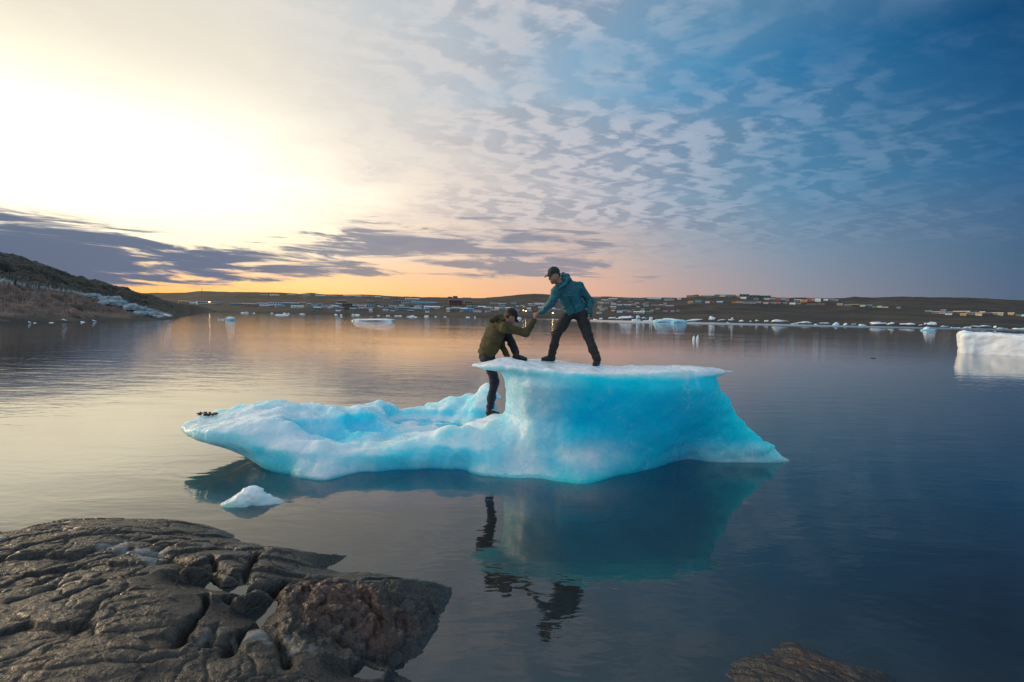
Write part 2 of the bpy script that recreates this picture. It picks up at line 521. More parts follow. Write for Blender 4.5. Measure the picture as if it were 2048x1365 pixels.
# ----------------------------------------------------------------- water and sea bed
wv = [(0, -60, 0)]; wf = []
ring_r = [3, 8, 20, 50, 120, 300, 800, 2500, 9000]
NS = 64
wv = [(0, 4, 0)]
for r_ in ring_r:
    for k in range(NS):
        a = 2 * math.pi * k / NS
        wv.append((r_ * math.cos(a), 4 + r_ * math.sin(a), 0))
for k in range(NS): wf.append((0, 1 + k, 1 + (k + 1) % NS))
for j in range(len(ring_r) - 1):
    for k in range(NS):
        a0, a1 = 1 + j * NS + k, 1 + j * NS + (k + 1) % NS
        wf.append((a0, a0 + NS, a1 + NS, a1))
tag(raw_mesh('water', wv, wf, WATER, smooth=True), kind='structure')
BED = simple_mat('sea_bed_silt', (0.030, 0.038, 0.034), 0.9, 0.9, 0.9)
rad_ = np.concatenate([np.linspace(0.2, 40, 110), np.geomspace(44, 8500, 30)])
gr, ga = np.meshgrid(rad_, np.linspace(0, -2 * math.pi, 97), indexing='ij')
gx, gy = gr * np.cos(ga), 4 + gr * np.sin(ga)
gz = -1.5 - np.minimum(0.03 * gr, 6) + 0.35 * fbm(gx * 0.4, gy * 0.4, gx * 0 + 3.3)
def grid_faces(nu, nv):
    a = np.arange(nu * nv).reshape(nu, nv)
    return np.stack([a[:-1, :-1], a[1:, :-1], a[1:, 1:], a[:-1, 1:]], -1).reshape(-1, 4)
tag(mesh_obj('seabed', np.stack([gx, gy, gz], -1).reshape(-1, 3), grid_faces(140, 97), BED), kind='structure')

# ----------------------------------------------------------------- far hills
SKY_PTS = [(-900, 560), (0, 586), (290, 587), (370, 586), (402, 583), (440, 584), (480, 585), (560, 586), (600, 588), (620, 586), (650, 589), (690, 590), (740, 590), (800, 594), (850, 595), (880, 595), (930, 597), (960, 597), (1000, 594), (1040, 590), (1070, 588), (1100, 590), (1140, 592), (1190, 594), (1215, 594), (1250, 596), (1370, 596), (1400, 592), (1480, 592), (1520, 594), (1560, 596), (1640, 597), (1680, 597), (1705, 594), (1740, 596), (1790, 594), (1850, 595), (1900, 595), (1950, 596), (2010, 600), (2048, 602), (2400, 612), (3200, 618)]
SX = np.array([p[0] for p in SKY_PTS], float); SS = np.array([yh(p[0]) - p[1] for p in SKY_PTS])
Y0X, Y0V = [-900, 900, 1100, 1250, 1500, 1800, 2048, 3200], [800, 800, 780, 650, 520, 430, 390, 330]


def hill_z(u, Y):
    y0 = np.interp(u, Y0X, Y0V)
    y1 = y0 + 700
    S = np.interp(u, SX, SS)
    e0 = -CAMZ * F / y0
    t = np.clip((Y - y0) / (y1 - y0), -0.3, 1)
    g = np.where(t < 0, t * 1.2, np.abs(t) ** 0.62)
    e = e0 + (S - e0) * g
    z = CAMZ + Y * e / F
    X = (u - CX) / F * Y
    amp = np.clip(t * 3, 0, 1) * (1 - 0.75 * sstep(0.75, 1.0, t))
    z = z + amp * (5.0 * fbm(X * 0.006, Y * 0.006, X * 0 + 1.5) + 1.6 * fbm(X * 0.04, Y * 0.04, X * 0 + 8.5))
    z = z + 0.5 * sstep(0.6, 1.0, t) * fbm(X * 0.05, Y * 0.02, X * 0 + 5.5) * 3
    return np.where(Y > y1, z - (Y - y1) * 0.06, z)


uu = np.linspace(-500, 2900, 640); tt = np.concatenate([np.linspace(-0.06, 0.3, 46), np.linspace(0.31, 1.35, 60)])
U, Tt = np.meshgrid(uu, tt, indexing='ij')
Yg = np.interp(U, Y0X, Y0V) + Tt * 700
Zg = hill_z(U, Yg)
tag(mesh_obj('far_hills', np.stack([(U - CX) / F * Yg, Yg, Zg], -1).reshape(-1, 3), grid_faces(len(uu), len(tt)), HILL), kind='structure')


def on_hill(px, py):
    """where the line of sight meets the hillside"""
    r = ray(px, py); u = CX + F * r.x / r.y
    y0 = float(np.interp(u, Y0X, Y0V))
    Ys = np.linspace(y0, y0 + 700, 500)
    zs = hill_z(np.full(500, u), Ys)
    r = ray(px, py)
    lz = CAMZ + r.z / r.y * Ys
    k = np.argmax(zs >= lz) if (zs >= lz).any() else 470
    Y = Ys[k]
    return Vector((r.x / r.y * Y, Y, float(zs[k])))


# ----------------------------------------------------------------- left headland
HX = [-3600, -900, -300, 0, 150, 250, 330, 350, 380, 410, 428]; HY0 = [16, 38, 48, 59, 71, 87, 102, 118, 190, 420, 520]
HSX = [-900, -300, 0, 41, 86, 113, 152, 187, 217, 262, 273, 303, 328, 357, 390, 416, 428]
HSS = [150, 140, 107, 99, 88, 78, 65, 58, 50, 38.5, 34, 29, 19.5, 14, 10.5, 6, 1]
PBX = [-200, 0, 60, 140, 165, 210, 270, 345]; PBY = [520, 558, 572, 582, 588, 598, 612, 632]; PBW = [5, 4.5, 2.5, 2.0, 3, 4.0, 5.0, 3]


def head_z(u, Y):
    y0 = np.interp(u, HX, HY0); y1 = y0 * 1.5 + 35
    S = np.interp(u, HSX, HSS)
    t = np.clip((Y - y0) / (y1 - y0), -0.2, 1.0)
    e0 = -CAMZ * F / y0
    e = e0 + (S - e0) * np.where(t < 0, t * 1.5, np.abs(t) ** 0.75)
    z = CAMZ + Y * e / F
    X = (u - CX) / F * Y
    amp = np.clip(t * 5, 0, 1) * (1 - 0.6 * sstep(0.75, 1, t)) * np.clip(S / 40, 0.15, 1)
    st = X * 0.45 + Y * 0.1
    z = z + amp * (1.1 * fbm(st * 0.4, Y * 0.25, X * 0 + 2.1, 5, 0.6, True) + 1.1 * fbm(X * 0.25, Y * 0.25, z * 0.9, 5, 0.6) + 0.35 * fbm(st * 1.0, Y * 0.8, X * 0 + 4, 4, 0.6, True))
    wpx = 0.6 * fbm(X * .2, Y * .2, X * 0 + 3, 3); wpy = 0.6 * fbm(X * .2, Y * .2, X * 0 + 13, 3)
    for sc_, a_ in ((.14, .9), (.40, .45)):
        gap, rid, ox, oy = voronoi(X * sc_ + Y * sc_ * .5 + wpx, Y * sc_ * 1.6 + wpy, 5)
        z = z + amp * a_ * ((rid - .5) * .9 + (rid * 2 - .7) * ox * .8 - .5 * np.exp(-gap / .08))
    z = z + 0.5 * sstep(0.5, 1, t) * np.clip(S / 50, .2, 1) * fbm(X * 0.35, Y * 0.2, X * 0 + 7, 5, 0.65)
    return np.where(Y > y1, z - (Y - y1) * 0.2, z)


uu = np.concatenate([np.linspace(-3600, -710, 150), np.linspace(-700, -10, 130), np.linspace(-8, 428, 430)]); tt = np.concatenate([np.linspace(-0.05, 1, 150), np.linspace(1.02, 1.6, 20)])
U, Tt = np.meshgrid(uu, tt, indexing='ij')
y0 = np.interp(U, HX, HY0)
Yg = y0 + Tt * (y0 * 0.5 + 35)
Zg = head_z(U, Yg)
Xg = (U - CX) / F * Yg
elpx = (Zg - CAMZ) / Yg * F
band = yh(U) - np.interp(U, PBX, PBY)
wn = fbm(Xg * 0.2, Yg * 0.2, Zg * 0.2)
pale = sstep(-.75, -.25, fbm(Xg * 0.5, Yg * 0.5, Zg * 0.5)) * sstep(1.0, 0.4, np.abs(elpx - band + 2 * wn) / np.interp(U, PBX, PBW)) * (U < 345)
red = sstep(2, -3, elpx - band + 3 * wn) * (U < 350)
wet = sstep(1.1, 0.4, Zg + 0.5 * wn)
tag(mesh_obj('headland', np.stack([Xg, Yg, Zg], -1).reshape(-1, 3), grid_faces(len(uu), len(tt)), HEAD,
             attrs={'pale': pale.ravel(), 'red': red.ravel(), 'wet': wet.ravel()}), kind='structure')


def on_head(px, py):
    r = ray(px, py); u = CX + F * r.x / r.y
    y0 = float(np.interp(u, HX, HY0)); Ys = np.linspace(y0, y0 * 1.5 + 35, 400)
    zs = head_z(np.full(400, u), Ys)
    r = ray(px, py); lz = CAMZ + r.z / r.y * Ys
    k = np.argmax(zs >= lz) if (zs >= lz).any() else 380
    return Vector((r.x / r.y * Ys[k], Ys[k], float(zs[k])))


# ----------------------------------------------------------------- lumps of stone and ice
def ico(sub):
    t = (1 + 5 ** .5) / 2
    V = [(-1, t, 0), (1, t, 0), (-1, -t, 0), (1, -t, 0), (0, -1, t), (0, 1, t), (0, -1, -t), (0, 1, -t), (t, 0, -1), (t, 0, 1), (-t, 0, -1), (-t, 0, 1)]
    V = [Vector(v).normalized() for v in V]
    Fc = [(0, 11, 5), (0, 5, 1), (0, 1, 7), (0, 7, 10), (0, 10, 11), (1, 5, 9), (5, 11, 4), (11, 10, 2), (10, 7, 6), (7, 1, 8), (3, 9, 4), (3, 4, 2), (3, 2, 6), (3, 6, 8), (3, 8, 9), (4, 9, 5), (2, 4, 11), (6, 2, 10), (8, 6, 7), (9, 8, 1)]
    for _ in range(sub):
        mid = {}; N = []
        def g(a, b):
            k = (min(a, b), max(a, b))
            if k not in mid:
                mid[k] = len(V); V.append(((V[a] + V[b]) / 2).normalized())
            return mid[k]
        for a, b, c in Fc:
            x, y, z = g(a, b), g(b, c), g(c, a)
            N += [(a, x, z), (b, y, x), (c, z, y), (x, y, z)]
        Fc = N
    return np.array([tuple(v) for v in V]), np.array(Fc)


IV, IF = ico(3)
IV4, IF4 = ico(4)


def lump(name, size, seed, mat, rough=0.35, flat=0.0, frost=0.8, power=2.0, fine=False, blueside=0.0):
    """an irregular chunk, size = full extents, its base at z = 0 and a little below"""
    v0, f0 = (IV4, IF4) if fine else (IV, IF)
    v = v0.copy()
    v = np.sign(v) * np.abs(v) ** (2.0 / power)
    n = fbm(v[:, 0] * 1.3 + seed * 3.7, v[:, 1] * 1.3 + seed, v[:, 2] * 1.3, 4, 0.55)
    v = v * (1 + rough * n)[:, None]
    n2 = fbm(v[:, 0] * 1.1 + seed * 1.3, v[:, 1] * 1.1 + 31, v[:, 2] * 0 + seed, 3)
    v[:, 2] *= 1 + flat * n2
    V = v * np.array(size) * np.array((0.5, 0.5, 1.0))
    V[:, 2] = np.where(V[:, 2] < 0, V[:, 2] * 0.5, V[:, 2])
    fr = np.clip(frost + 0.4 * (v[:, 2] - 0.2) + 0.5 * n - blueside * sstep(-0.1, 0.5, v[:, 0]), 0, 1)
    return mesh_obj(name, V, f0, mat, attrs={'frost': fr})


ORD = 'first second third fourth fifth sixth seventh eighth ninth tenth eleventh twelfth thirteenth fourteenth fifteenth sixteenth seventeenth eighteenth nineteenth twentieth'.split()
TENS = {2: 'twenty', 3: 'thirty', 4: 'forty', 5: 'fifty', 6: 'sixty', 7: 'seventy', 8: 'eighty', 9: 'ninety'}


def ordw(n):
    if n <= 20: return ORD[n - 1]
    if n % 10 == 0: return TENS[n // 10][:-1] + 'ieth'
    return TENS[n // 10] + '-' + ORD[n % 10 - 1]


STONE = simple_mat('pale_boulder_stone', (0.30, 0.37, 0.40), 0.8, 0.35, 1.2, 0.05, 3)
bould = [(176, 591, 10, 6), (190, 593, 16, 9), (205, 597, 12, 8), (214, 599, 17, 10), (232, 597, 15, 9), (225, 607, 18, 9), (241, 606, 17, 10), (252, 612, 18, 8), (266, 611, 14, 7), (262, 619, 20, 8), (280, 618, 18, 8), (293, 623, 16, 8), (283, 628, 20, 7), (303, 628, 16, 8), (315, 633, 15, 6), (210, 607, 16, 7)]
bould.sort()
for i, (px, py, wpx, hpx) in enumerate(bould):
    p = on_head(px, py + hpx * 0.3)
    k = p.y / F
    o = lump('boulder', (wpx * k * 1.1, wpx * k * 1.2, hpx * k * 0.9), i + 3, STONE, 0.45, power=2.6)
    o.location = p - Vector((0, 0, 0.12))
    o.rotation_euler.z = i * 1.3
    tag(o, f'pale blue-grey boulder on the left headland, {ordw(i + 1)} from the left in its band', 'boulder', 'pale boulders on the left headland')

# ----------------------------------------------------------------- ice in the bay
single = [  # px centre, waterline y, width px, height px, depth/width, frost, label
    (460, 641.5, 17, 7, 0.6, 0.55, 'small blue-white wedge of ice alone on the water at far left'),
    (747, 643, 77, 5.0, 0.5, 0.85, 'long flat pale ice floe on the orange water left of the climbers'),
    (1358, 647.5, 30, 8, 0.5, 0.10, 'bright turquoise ice floe, the right of the two off the ice-strewn shore'),
    (1328, 646.5, 42, 8, 0.5, 0.35, 'white-topped turquoise floe, the left of the two off the ice-strewn shore'),
    (1272, 642.5, 16, 4, 0.5, 0.9, 'small white floe just left of the two turquoise floes'),
    (1297, 643.5, 26, 2.5, 0.5, 0.9, 'low thin pale floe touching the left end of the turquoise floes'),
]
for i, (px, py, wp, hp, dr, fr, lab) in enumerate(single):
    p = atz(px, max(py, yh(px) + 4.5)); k = p.y / F
    o = lump('ice_floe', (wp * k, max(wp * k * dr, 1.0), hp * k), 40 + i, FLOE, 0.28, 0.3, fr, 3.2, True)
    o.location = p
    tag(o, lab, 'ice floe')
# wedge with a white fin standing on a blue foot
p = atz(1857, 662); k = p.y / F
o = lump('ice_floe', (27 * k, 14 * k, 3.6 * k), 71, FLOE, 0.3, 0.2, 0.1, 2.6, True); o.location = p
tag(o, 'small blue floe with a leaning white fin, behind the large white iceberg', 'ice floe')
fin = lump('fin', (10 * k, 8 * k, 8.5 * k), 72, FLOE, 0.25, 0.2, 1.0, 2.4)
v = np.empty(len(fin.data.vertices) * 3, np.float32); fin.data.vertices.foreach_get('co', v); v = v.reshape(-1, 3)
v[:, 0] += v[:, 2] * 0.6; fin.data.vertices.foreach_set('co', v.ravel())
fin.parent = o; fin.location = (-7 * k, 0, 0.5 * k)
# two upright bits
for px, hp, lab in ((1387.5, 9, 'small leaning white ice spike, left one of the close pair on open water'), (1395, 11, 'taller upright white ice spike, right one of the close pair on open water')):
    p = atz(px, 681); k = p.y / F
    o = lump('ice_spike', (5.2 * k, 4 * k, hp * k), int(px), FLOE, 0.25, 0.1, 1.0, 1.8); o.location = p
    tag(o, lab, 'ice', 'pair of ice spikes on open water')
# small scattered floes off the town
small = [(486, 624.8, 9, 2.5), (494, 626, 8, 3.5), (508, 625, 6, 2), (438, 639.5, 4, 2), (446, 639.5, 4, 2), (569, 627.5, 8, 3), (577, 626.5, 6, 2.5), (605, 626.5, 13, 2), (565, 631, 30, 2.2), (569, 628, 4, 3), (544, 625.5, 6, 2.5), (672, 628, 8, 2.5), (682, 629.5, 5, 2), (706, 630.5, 6, 3.5), (715, 629.5, 14, 3), (757, 630, 7, 2), (774, 630.5, 5, 2), (778, 632, 5, 2), (793, 630.5, 10, 2), (800, 632, 9, 2), (820, 634.5, 16, 2.6), (831, 635, 10, 2), (826, 633.5, 7, 3), (683, 634, 5, 2.5), (853, 632.5, 11, 3), (871, 632, 6, 2), (890, 632.5, 7, 2), (950, 635, 4.5, 3), (936, 633, 10, 2), (1039, 638.5, 10, 4), (1010, 637, 14, 2.5)]
small.sort()
for i, (px, py, wp, hp) in enumerate(small):
    p = atz(px, max(py, yh(px) + 3.3)); k = p.y / F
    wp, hp = wp * .8, hp * .8
    o = lump('ice_chunk', (wp * k, max(wp * k * 0.6, 1.2), hp * k), 90 + i, FLOE, 0.35, 0.3, 0.85, 2.6); o.location = p
    tag(o, f'small white ice chunk off the town waterfront, {ordw(i + 1)} from the left', 'ice', 'small ice chunks off the town')
# wrack of stranded ice along the right shore, three loose rows
wr = []
rr = random.Random(5)
x = 1186
while x < 2120:
    row = rr.choice((0, 0, 1, 1, 2))
    wp = rr.choice((4, 5, 7, 9, 12, 16, 22, 34)) * (1.0 if x > 1240 else 0.8)
    wr.append((x + wp / 2, row, wp, rr.uniform(2.0, 3.6) + (2.4 if rr.random() < 0.3 else 0)))
    x += wp * rr.uniform(0.6, 1.2) + rr.choice((0, 3, 7, 14))
wr.sort()
for i, (px, row, wp, hp) in enumerate(wr):
    y0_ = float(np.interp(px, Y0X, Y0V))
    Y = y0_ + (14, 2, -22)[row] + rr.uniform(-6, 6)
    z = max(0.0, float(hill_z(np.array([px]), np.array([Y]))[0]))
    k = Y / F
    o = lump('stranded_ice', (wp * k, max(2.0, wp * k * 0.6), hp * rr.choice((.5, .7, .8, 1.1)) * k), 140 + i, FLOE, 0.75, 0.7, rr.uniform(0.35, 1.0), 2.0)
    o.location = ((px - CX) / F * Y, Y, z - 0.15); o.rotation_euler = (0, rr.uniform(-.12, .12), rr.uniform(-.5, .5))
    sz = 'wide' if wp > 16 else ('small' if wp < 10 else 'middling')
    tag(o, f'{sz} white stranded ice block, {ordw(i + 1)} from the left along the right shore', 'ice', 'ice stranded along the right shore')

# broken ice washed up along the headland
hb = [(58, 645, 6, 1.6), (69, 648, 17, 1.8), (103, 646, 22, 1.5), (128, 641, 9, 3), (163, 644, 20, 1.5), (187, 642, 9, 1.6), (334, 632, 12, 3.5)]
for i, (px, py, wp, hp) in enumerate(hb):
    p = on_head(px, py); k = p.y / F
    o = lump('stranded_ice', (wp * k, max(.4, wp * k * .5), hp * k), 260 + i, FLOE, .45, .4, .85, 2.4); o.location = p - Vector((0, 0, .08)); o.rotation_euler = (0, R(12), .3)
    tag(o, f'pale ice lump washed up at the foot of the left headland, {ordw(i + 1)} from left', 'ice', 'ice lumps washed up on the left headland')

# big white berg at the right edge
def sdf_mesh(fn, lo, hi, h):
    n = [int(math.ceil((b - a) / h)) + 1 for a, b in zip(lo, hi)]
    g = [lo[i] + h * np.arange(n[i]) for i in range(3)]
    X, Y, Z = np.meshgrid(*g, indexing='ij')
    D = fn(X, Y, Z)
    return surface_nets(D, lo, h)


c0 = atz(1916, 707); k = c0.y / F
def berg_fn(X, Y, Z):
    qx, qy, qz = np.abs(X - 4.1) - 3.7, np.abs(Y - 1.6) - 1.2, np.abs(Z - 0.4) - 0.98
    d = np.sqrt(np.maximum(qx, 0) ** 2 + np.maximum(qy, 0) ** 2 + np.maximum(qz, 0) ** 2) + np.minimum(np.maximum(np.maximum(qx, qy), qz), 0) - 0.25
    d = d - 0.10 * (Z - 0.9) * sstep(2.2, 0.0, X)
    d = smax(d, -(np.sqrt((X - 5.6) ** 2 + (Y - 0.1) ** 2 + (Z - 0.9) ** 2) - 0.6), 0.3)
    return d + 0.30 * fbm(X * 0.6, Y * 0.6, Z * 0.9 + 3, 4) + 0.03 * fbm(X * 2.3, Y * 2.3, Z * 2.3, 3, 0.5, True)
V, Q = sdf_mesh(berg_fn, (-0.6, -0.4, -0.7), (8.8, 3.8, 2.3), 0.09)
nn = vnormals(V, Q)
fr = np.clip(1.05 - 0.9 * sstep(4.4, 5.6, V[:, 0]) * sstep(2.0, 1.2, V[:, 1]) + 0.2 * nn[:, 2], 0, 1)  # right front end bluer: its shade is put in as lower frost
o = mesh_obj('iceberg', V, Q, FLOE, attrs={'frost': fr}); o.location = (c0.x, c0.y, 0); o.rotation_euler.z = -math.atan2(c0.x, c0.y) + R(4)
tag(o, 'blocky white iceberg floating at the right edge of the picture', 'iceberg')

# driftwood sliver
p = atz(1746, 717)
o = lump('driftwood', (0.40, 0.07, 0.035), 5, simple_mat('dark_driftwood', (0.04, 0.032, 0.028)), 0.2); o.location = p
tag(o, 'thin dark sliver of driftwood floating left of the white iceberg', 'driftwood')

# ----------------------------------------------------------------- the tilted blue iceberg
def poly_sdf(P, X, Y):
    P = np.asarray(P); n = len(P)
    d = np.full(X.shape, 1e9); s = np.ones(X.shape)
    for i in range(n):
        a, b = P[i], P[i - 1]
        ex, ey = b - a
        wx, wy = X - a[0], Y - a[1]
        t = np.clip((wx * ex + wy * ey) / (ex * ex + ey * ey + 1e-12), 0, 1)
        d = np.minimum(d, (wx - ex * t) ** 2 + (wy - ey * t) ** 2)
        c1, c2, c3 = Y >= a[1], Y < b[1], ex * wy > ey * wx
        s = np.where((c1 & c2 & c3) | (~c1 & ~c2 & ~c3), -s, s)
    return s * np.sqrt(d)


def catmull(P, k=4):
    P = np.asarray(P, float); n = len(P); out = []
    for i in range(n):
        p0, p1, p2, p3 = P[i - 1], P[i], P[(i + 1) % n], P[(i + 2) % n]
        for j in range(k):
            t = j / k
            out.append(0.5 * (2 * p1 + (p2 - p0) * t + (2 * p0 - 5 * p1 + 4 * p2 - p3) * t * t + (3 * p1 - p0 - 3 * p2 + p3) * t ** 3))
    return np.array(out)


BLK = {
    -0.9: [(-.2, 6.9), (.2, 6.75), (.6, 6.6), (1.15, 6.45), (2.0, 6.8), (2.7, 7.2), (3.1, 7.2), (3.6, 7.3), (3.3, 7.5), (2.5, 7.7), (1.6, 7.8), (.6, 7.8), (0, 7.7), (-.2, 7.3)],
    0.0: [(-.5, 6.6), (.1, 6.42), (.5, 6.32), (1.15, 6.13), (2.08, 6.6), (2.8, 7.12), (3.25, 7.0), (4.42, 7.12), (3.7, 7.5), (2.6, 7.8), (1.6, 7.95), (.6, 7.95), (-.1, 7.9), (-.5, 7.3)],
    0.35: [(-.3, 6.75), (.15, 6.5), (.55, 6.4), (1.15, 6.26), (2.05, 6.5), (2.75, 6.85), (3.2, 6.9), (3.93, 7.05), (3.4, 7.4), (2.5, 7.7), (1.6, 7.85), (.6, 7.9), (0, 7.8), (-.2, 7.2)],
    0.7: [(-.05, 6.98), (.2, 6.58), (.6, 6.40), (1.15, 6.28), (2.0, 6.38), (2.65, 6.62), (3.1, 6.76), (3.54, 6.95), (3.1, 7.3), (2.4, 7.55), (1.5, 7.65), (.6, 7.7), (.1, 7.6), (-.05, 7.2)],
    1.05: [(-.02, 6.9), (.22, 6.48), (.6, 6.30), (1.1, 6.20), (1.9, 6.24), (2.55, 6.4), (2.95, 6.56), (3.26, 6.82), (2.9, 7.1), (2.3, 7.35), (1.5, 7.5), (.6, 7.6), (.15, 7.5), (.0, 7.2)],
    1.24: [(-.04, 6.82), (.18, 6.40), (.6, 6.21), (1.1, 6.13), (1.9, 6.16), (2.5, 6.27), (2.80, 6.42), (2.96, 6.62), (2.8, 6.9), (2.3, 7.2), (1.5, 7.4), (.6, 7.6), (.15, 7.55), (.0, 7.2)],
    1.385: [(-.10, 6.76), (.15, 6.38), (.6, 6.20), (1.1, 6.12), (1.9, 6.15), (2.5, 6.26), (2.78, 6.42), (2.92, 6.58), (2.75, 6.85), (2.3, 7.1), (1.5, 7.35), (.6, 7.6), (.15, 7.55), (.0, 7.2)],
    1.43: [(-.52, 6.74), (.05, 6.32), (.6, 6.2), (1.1, 6.12), (1.9, 6.15), (2.5, 6.25), (2.9, 6.42), (3.16, 6.62), (2.8, 6.8), (2.2, 6.98), (1.4, 7.25), (.6, 7.6), (.12, 7.55), (-.02, 7.12)],
    1.465: [(-.64, 6.80), (.0, 6.34), (.6, 6.2), (1.1, 6.12), (1.9, 6.15), (2.5, 6.27), (2.9, 6.44), (3.36, 6.62), (2.8, 6.8), (2.2, 6.98), (1.4, 7.25), (.6, 7.6), (.14, 7.58), (-.0, 7.12)],
    1.75: [(-.64, 6.80), (.0, 6.34), (.6, 6.2), (1.1, 6.12), (1.9, 6.15), (2.5, 6.27), (2.9, 6.44), (3.36, 6.62), (2.8, 6.8), (2.2, 6.98), (1.4, 7.25), (.6, 7.6), (.14, 7.58), (-.0, 7.12)],
}
BZ = sorted(BLK)


def lofted(secs, zs, z):
    z = min(max(z, zs[0]), zs[-1])
    for a, b in zip(zs, zs[1:]):
        if z <= b:
            t = (z - a) / (b - a)
            return (1 - t) * np.asarray(secs[a]) + t * np.asarray(secs[b])


def pz(px, py, z=0.0):
    p = atz(px, py, z); return (p.x, p.y)


def pY(px, py, Y):
    p = at(px, py, Y); return (p.x, p.y)


BKL = [(.1, 7.85), (-.25, 8.6), (-.35, 9.9), (-1.6, 10.25), (-3.0, 9.6), (-3.75, 8.4), (-3.72, 7.4)]
BKH = [(-.05, 7.65), (-.35, 8.5), (-.45, 9.8), (-1.6, 10.1), (-3.1, 9.4), (-4.1, 8.3)]
LOW = {
    -0.9: [(-3.0, 7.3), (-2.7, 6.9), (-2.2, 6.75), (-1.6, 6.9), (-1.0, 6.95), (-.4, 6.9), (.2, 6.8), (.2, 7.8), (-.3, 8.6), (-.6, 9.6), (-1.5, 9.8), (-2.6, 9.2), (-3.2, 8.3), (-3.2, 7.8)],
    0.0: [pz(518, 925), pz(562, 947), pz(640, 961), pz(720, 947), pz(810, 938), pz(905, 940), pz(1010, 945)] + BKL,
    0.22: [pY(452, 888, 6.55), pY(530, 905, 6.22), pY(640, 925, 6.10), pY(720, 920, 6.20), pY(810, 910, 6.33), pY(905, 910, 6.45), pY(1010, 920, 6.5)] + BKH + [(-4.2, 7.3)],
    0.32: [pY(398, 878, 6.62), pY(455, 882, 6.28), pY(610, 905, 6.15), pY(720, 910, 6.28), pY(810, 900, 6.4), pY(905, 895, 6.5), pY(1000, 900, 6.6)] + BKH + [(-4.65, 7.3)],
    0.38: [pY(366, 870, 6.66), pY(435, 874, 6.26), pY(600, 890, 6.25), pY(720, 900, 6.38), pY(810, 890, 6.5), pY(905, 885, 6.6), pY(990, 880, 6.75)] + BKH + [(-4.80, 7.3)],
    0.60: [pY(358, 858, 6.66), pY(440, 862, 6.28), pY(590, 860, 6.5), pY(720, 880, 6.6), pY(810, 870, 6.7), pY(905, 860, 6.8), pY(990, 850, 6.95)] + BKH + [(-4.85, 7.3)],
    0.95: [pY(362, 858, 6.66), pY(450, 862, 6.3), pY(590, 860, 6.5), pY(720, 880, 6.6), pY(810, 870, 6.7), pY(905, 860, 6.8), pY(990, 850, 6.95)] + BKH + [(-4.80, 7.3)],
}
LZ = sorted(LOW)
CTRL = [at(*p) for p in [
    (365, 852, 6.75), (440, 856, 6.45), (510, 862, 6.35), (585, 852, 6.6), (395, 832, 7.2), (480, 816, 7.8), (540, 809, 8.0), (620, 812, 8.2), (700, 815, 8.4), (760, 822, 8.5),
    (500, 838, 7.0), (555, 836, 7.1), (610, 826, 7.6), (650, 826, 7.75), (720, 823, 8.1), (600, 850, 6.95), (660, 848, 7.3), (735, 842, 7.6), (770, 852, 7.9), (600, 870, 6.6),
    (540, 895, 6.2), (600, 890, 6.3), (640, 895, 6.3), (700, 902, 6.3), (750, 890, 6.35), (800, 880, 6.45), (850, 876, 6.5), (900, 866, 6.65), (950, 858, 6.85),
    (700, 880, 6.9), (780, 884, 7.0), (850, 868, 7.3), (900, 858, 7.4), (960, 847, 7.4), (985, 844, 7.35), (1005, 838, 7.3), (930, 852, 7.2), (975, 846, 7.2),
    (800, 826, 9.7), (830, 816, 9.75), (865, 811, 9.75), (900, 803, 9.75), (930, 794, 9.7), (955, 783, 9.65), (972, 776, 9.6), (990, 788, 9.5),
]]
CTRL = [(p.x, p.y, p.z) for p in CTRL] + [
    (-1.6, 8.0, .14), (-1.15, 7.95, .16), (-.8, 8.3, .04), (-.5, 8.4, .0), (-.2, 8.3, -.05), (-.1, 8.9, -.1), (-.05, 9.5, -.2), (-.85, 8.8, .05), (-1.2, 9.1, .02),
    (-.6, 10.1, .3), (-1.6, 10.1, .2), (-2.4, 9.4, .25), (-3, 9.2, .3), (-4, 8.4, .3), (-.15, 7.9, .12), (-.6, 7.75, .33), (.3, 7.2, .5)]
CTRL = np.array(CTRL)


def tps(C, X, Y, lam=0.004):
    n = len(C)
    d = np.hypot(C[:, None, 0] - C[None, :, 0], C[:, None, 1] - C[None, :, 1])
    K = d * d * np.log(d + 1e-9) + lam * np.eye(n)
    P = np.c_[np.ones(n), C[:, :2]]
    A = np.block([[K, P], [P.T, np.zeros((3, 3))]])
    wv_ = np.linalg.solve(A, np.r_[C[:, 2], np.zeros(3)])
    out = wv_[n] + wv_[n + 1] * X + wv_[n + 2] * Y
    for i in range(n):
        r2 = np.hypot(X - C[i, 0], Y - C[i, 1])
        out = out + wv_[i] * r2 * r2 * np.log(r2 + 1e-9)
    return out


HB = 0.035
lo = (-5.2, 5.8, -0.75); hi = (4.7, 10.6, 1.72)
ax_ = [lo[i] + HB * np.arange(int((hi[i] - lo[i]) / HB) + 1) for i in range(3)]
X2, Y2 = np.meshgrid(ax_[0], ax_[1], indexing='ij')
hl = np.clip(tps(CTRL, X2, Y2), -0.4, 0.85)
hl = hl + 0.035 * fbm(X2 * 2.2, Y2 * 2.2, X2 * 0 + 2, 4, 0.55) + 0.03 * sstep(-2.2, -3.4, X2) * fbm(X2 * 4, Y2 * 4, X2 * 0 + 9, 3, 0.5, True)
D = np.empty((len(ax_[0]), len(ax_[1]), len(ax_[2])))
ztop = 1.46 + 0.085 * np.exp(-(((X2 + 0.08) / 0.28) ** 2 + ((Y2 - 6.75) / 0.35) ** 2)) + 0.03 * fbm(X2 * 1.8, Y2 * 1.8, X2 * 0 + 6, 4)
rimn = fbm(X2 * 3.2, Y2 * 3.2, X2 * 0 + 4, 4, 0.6)
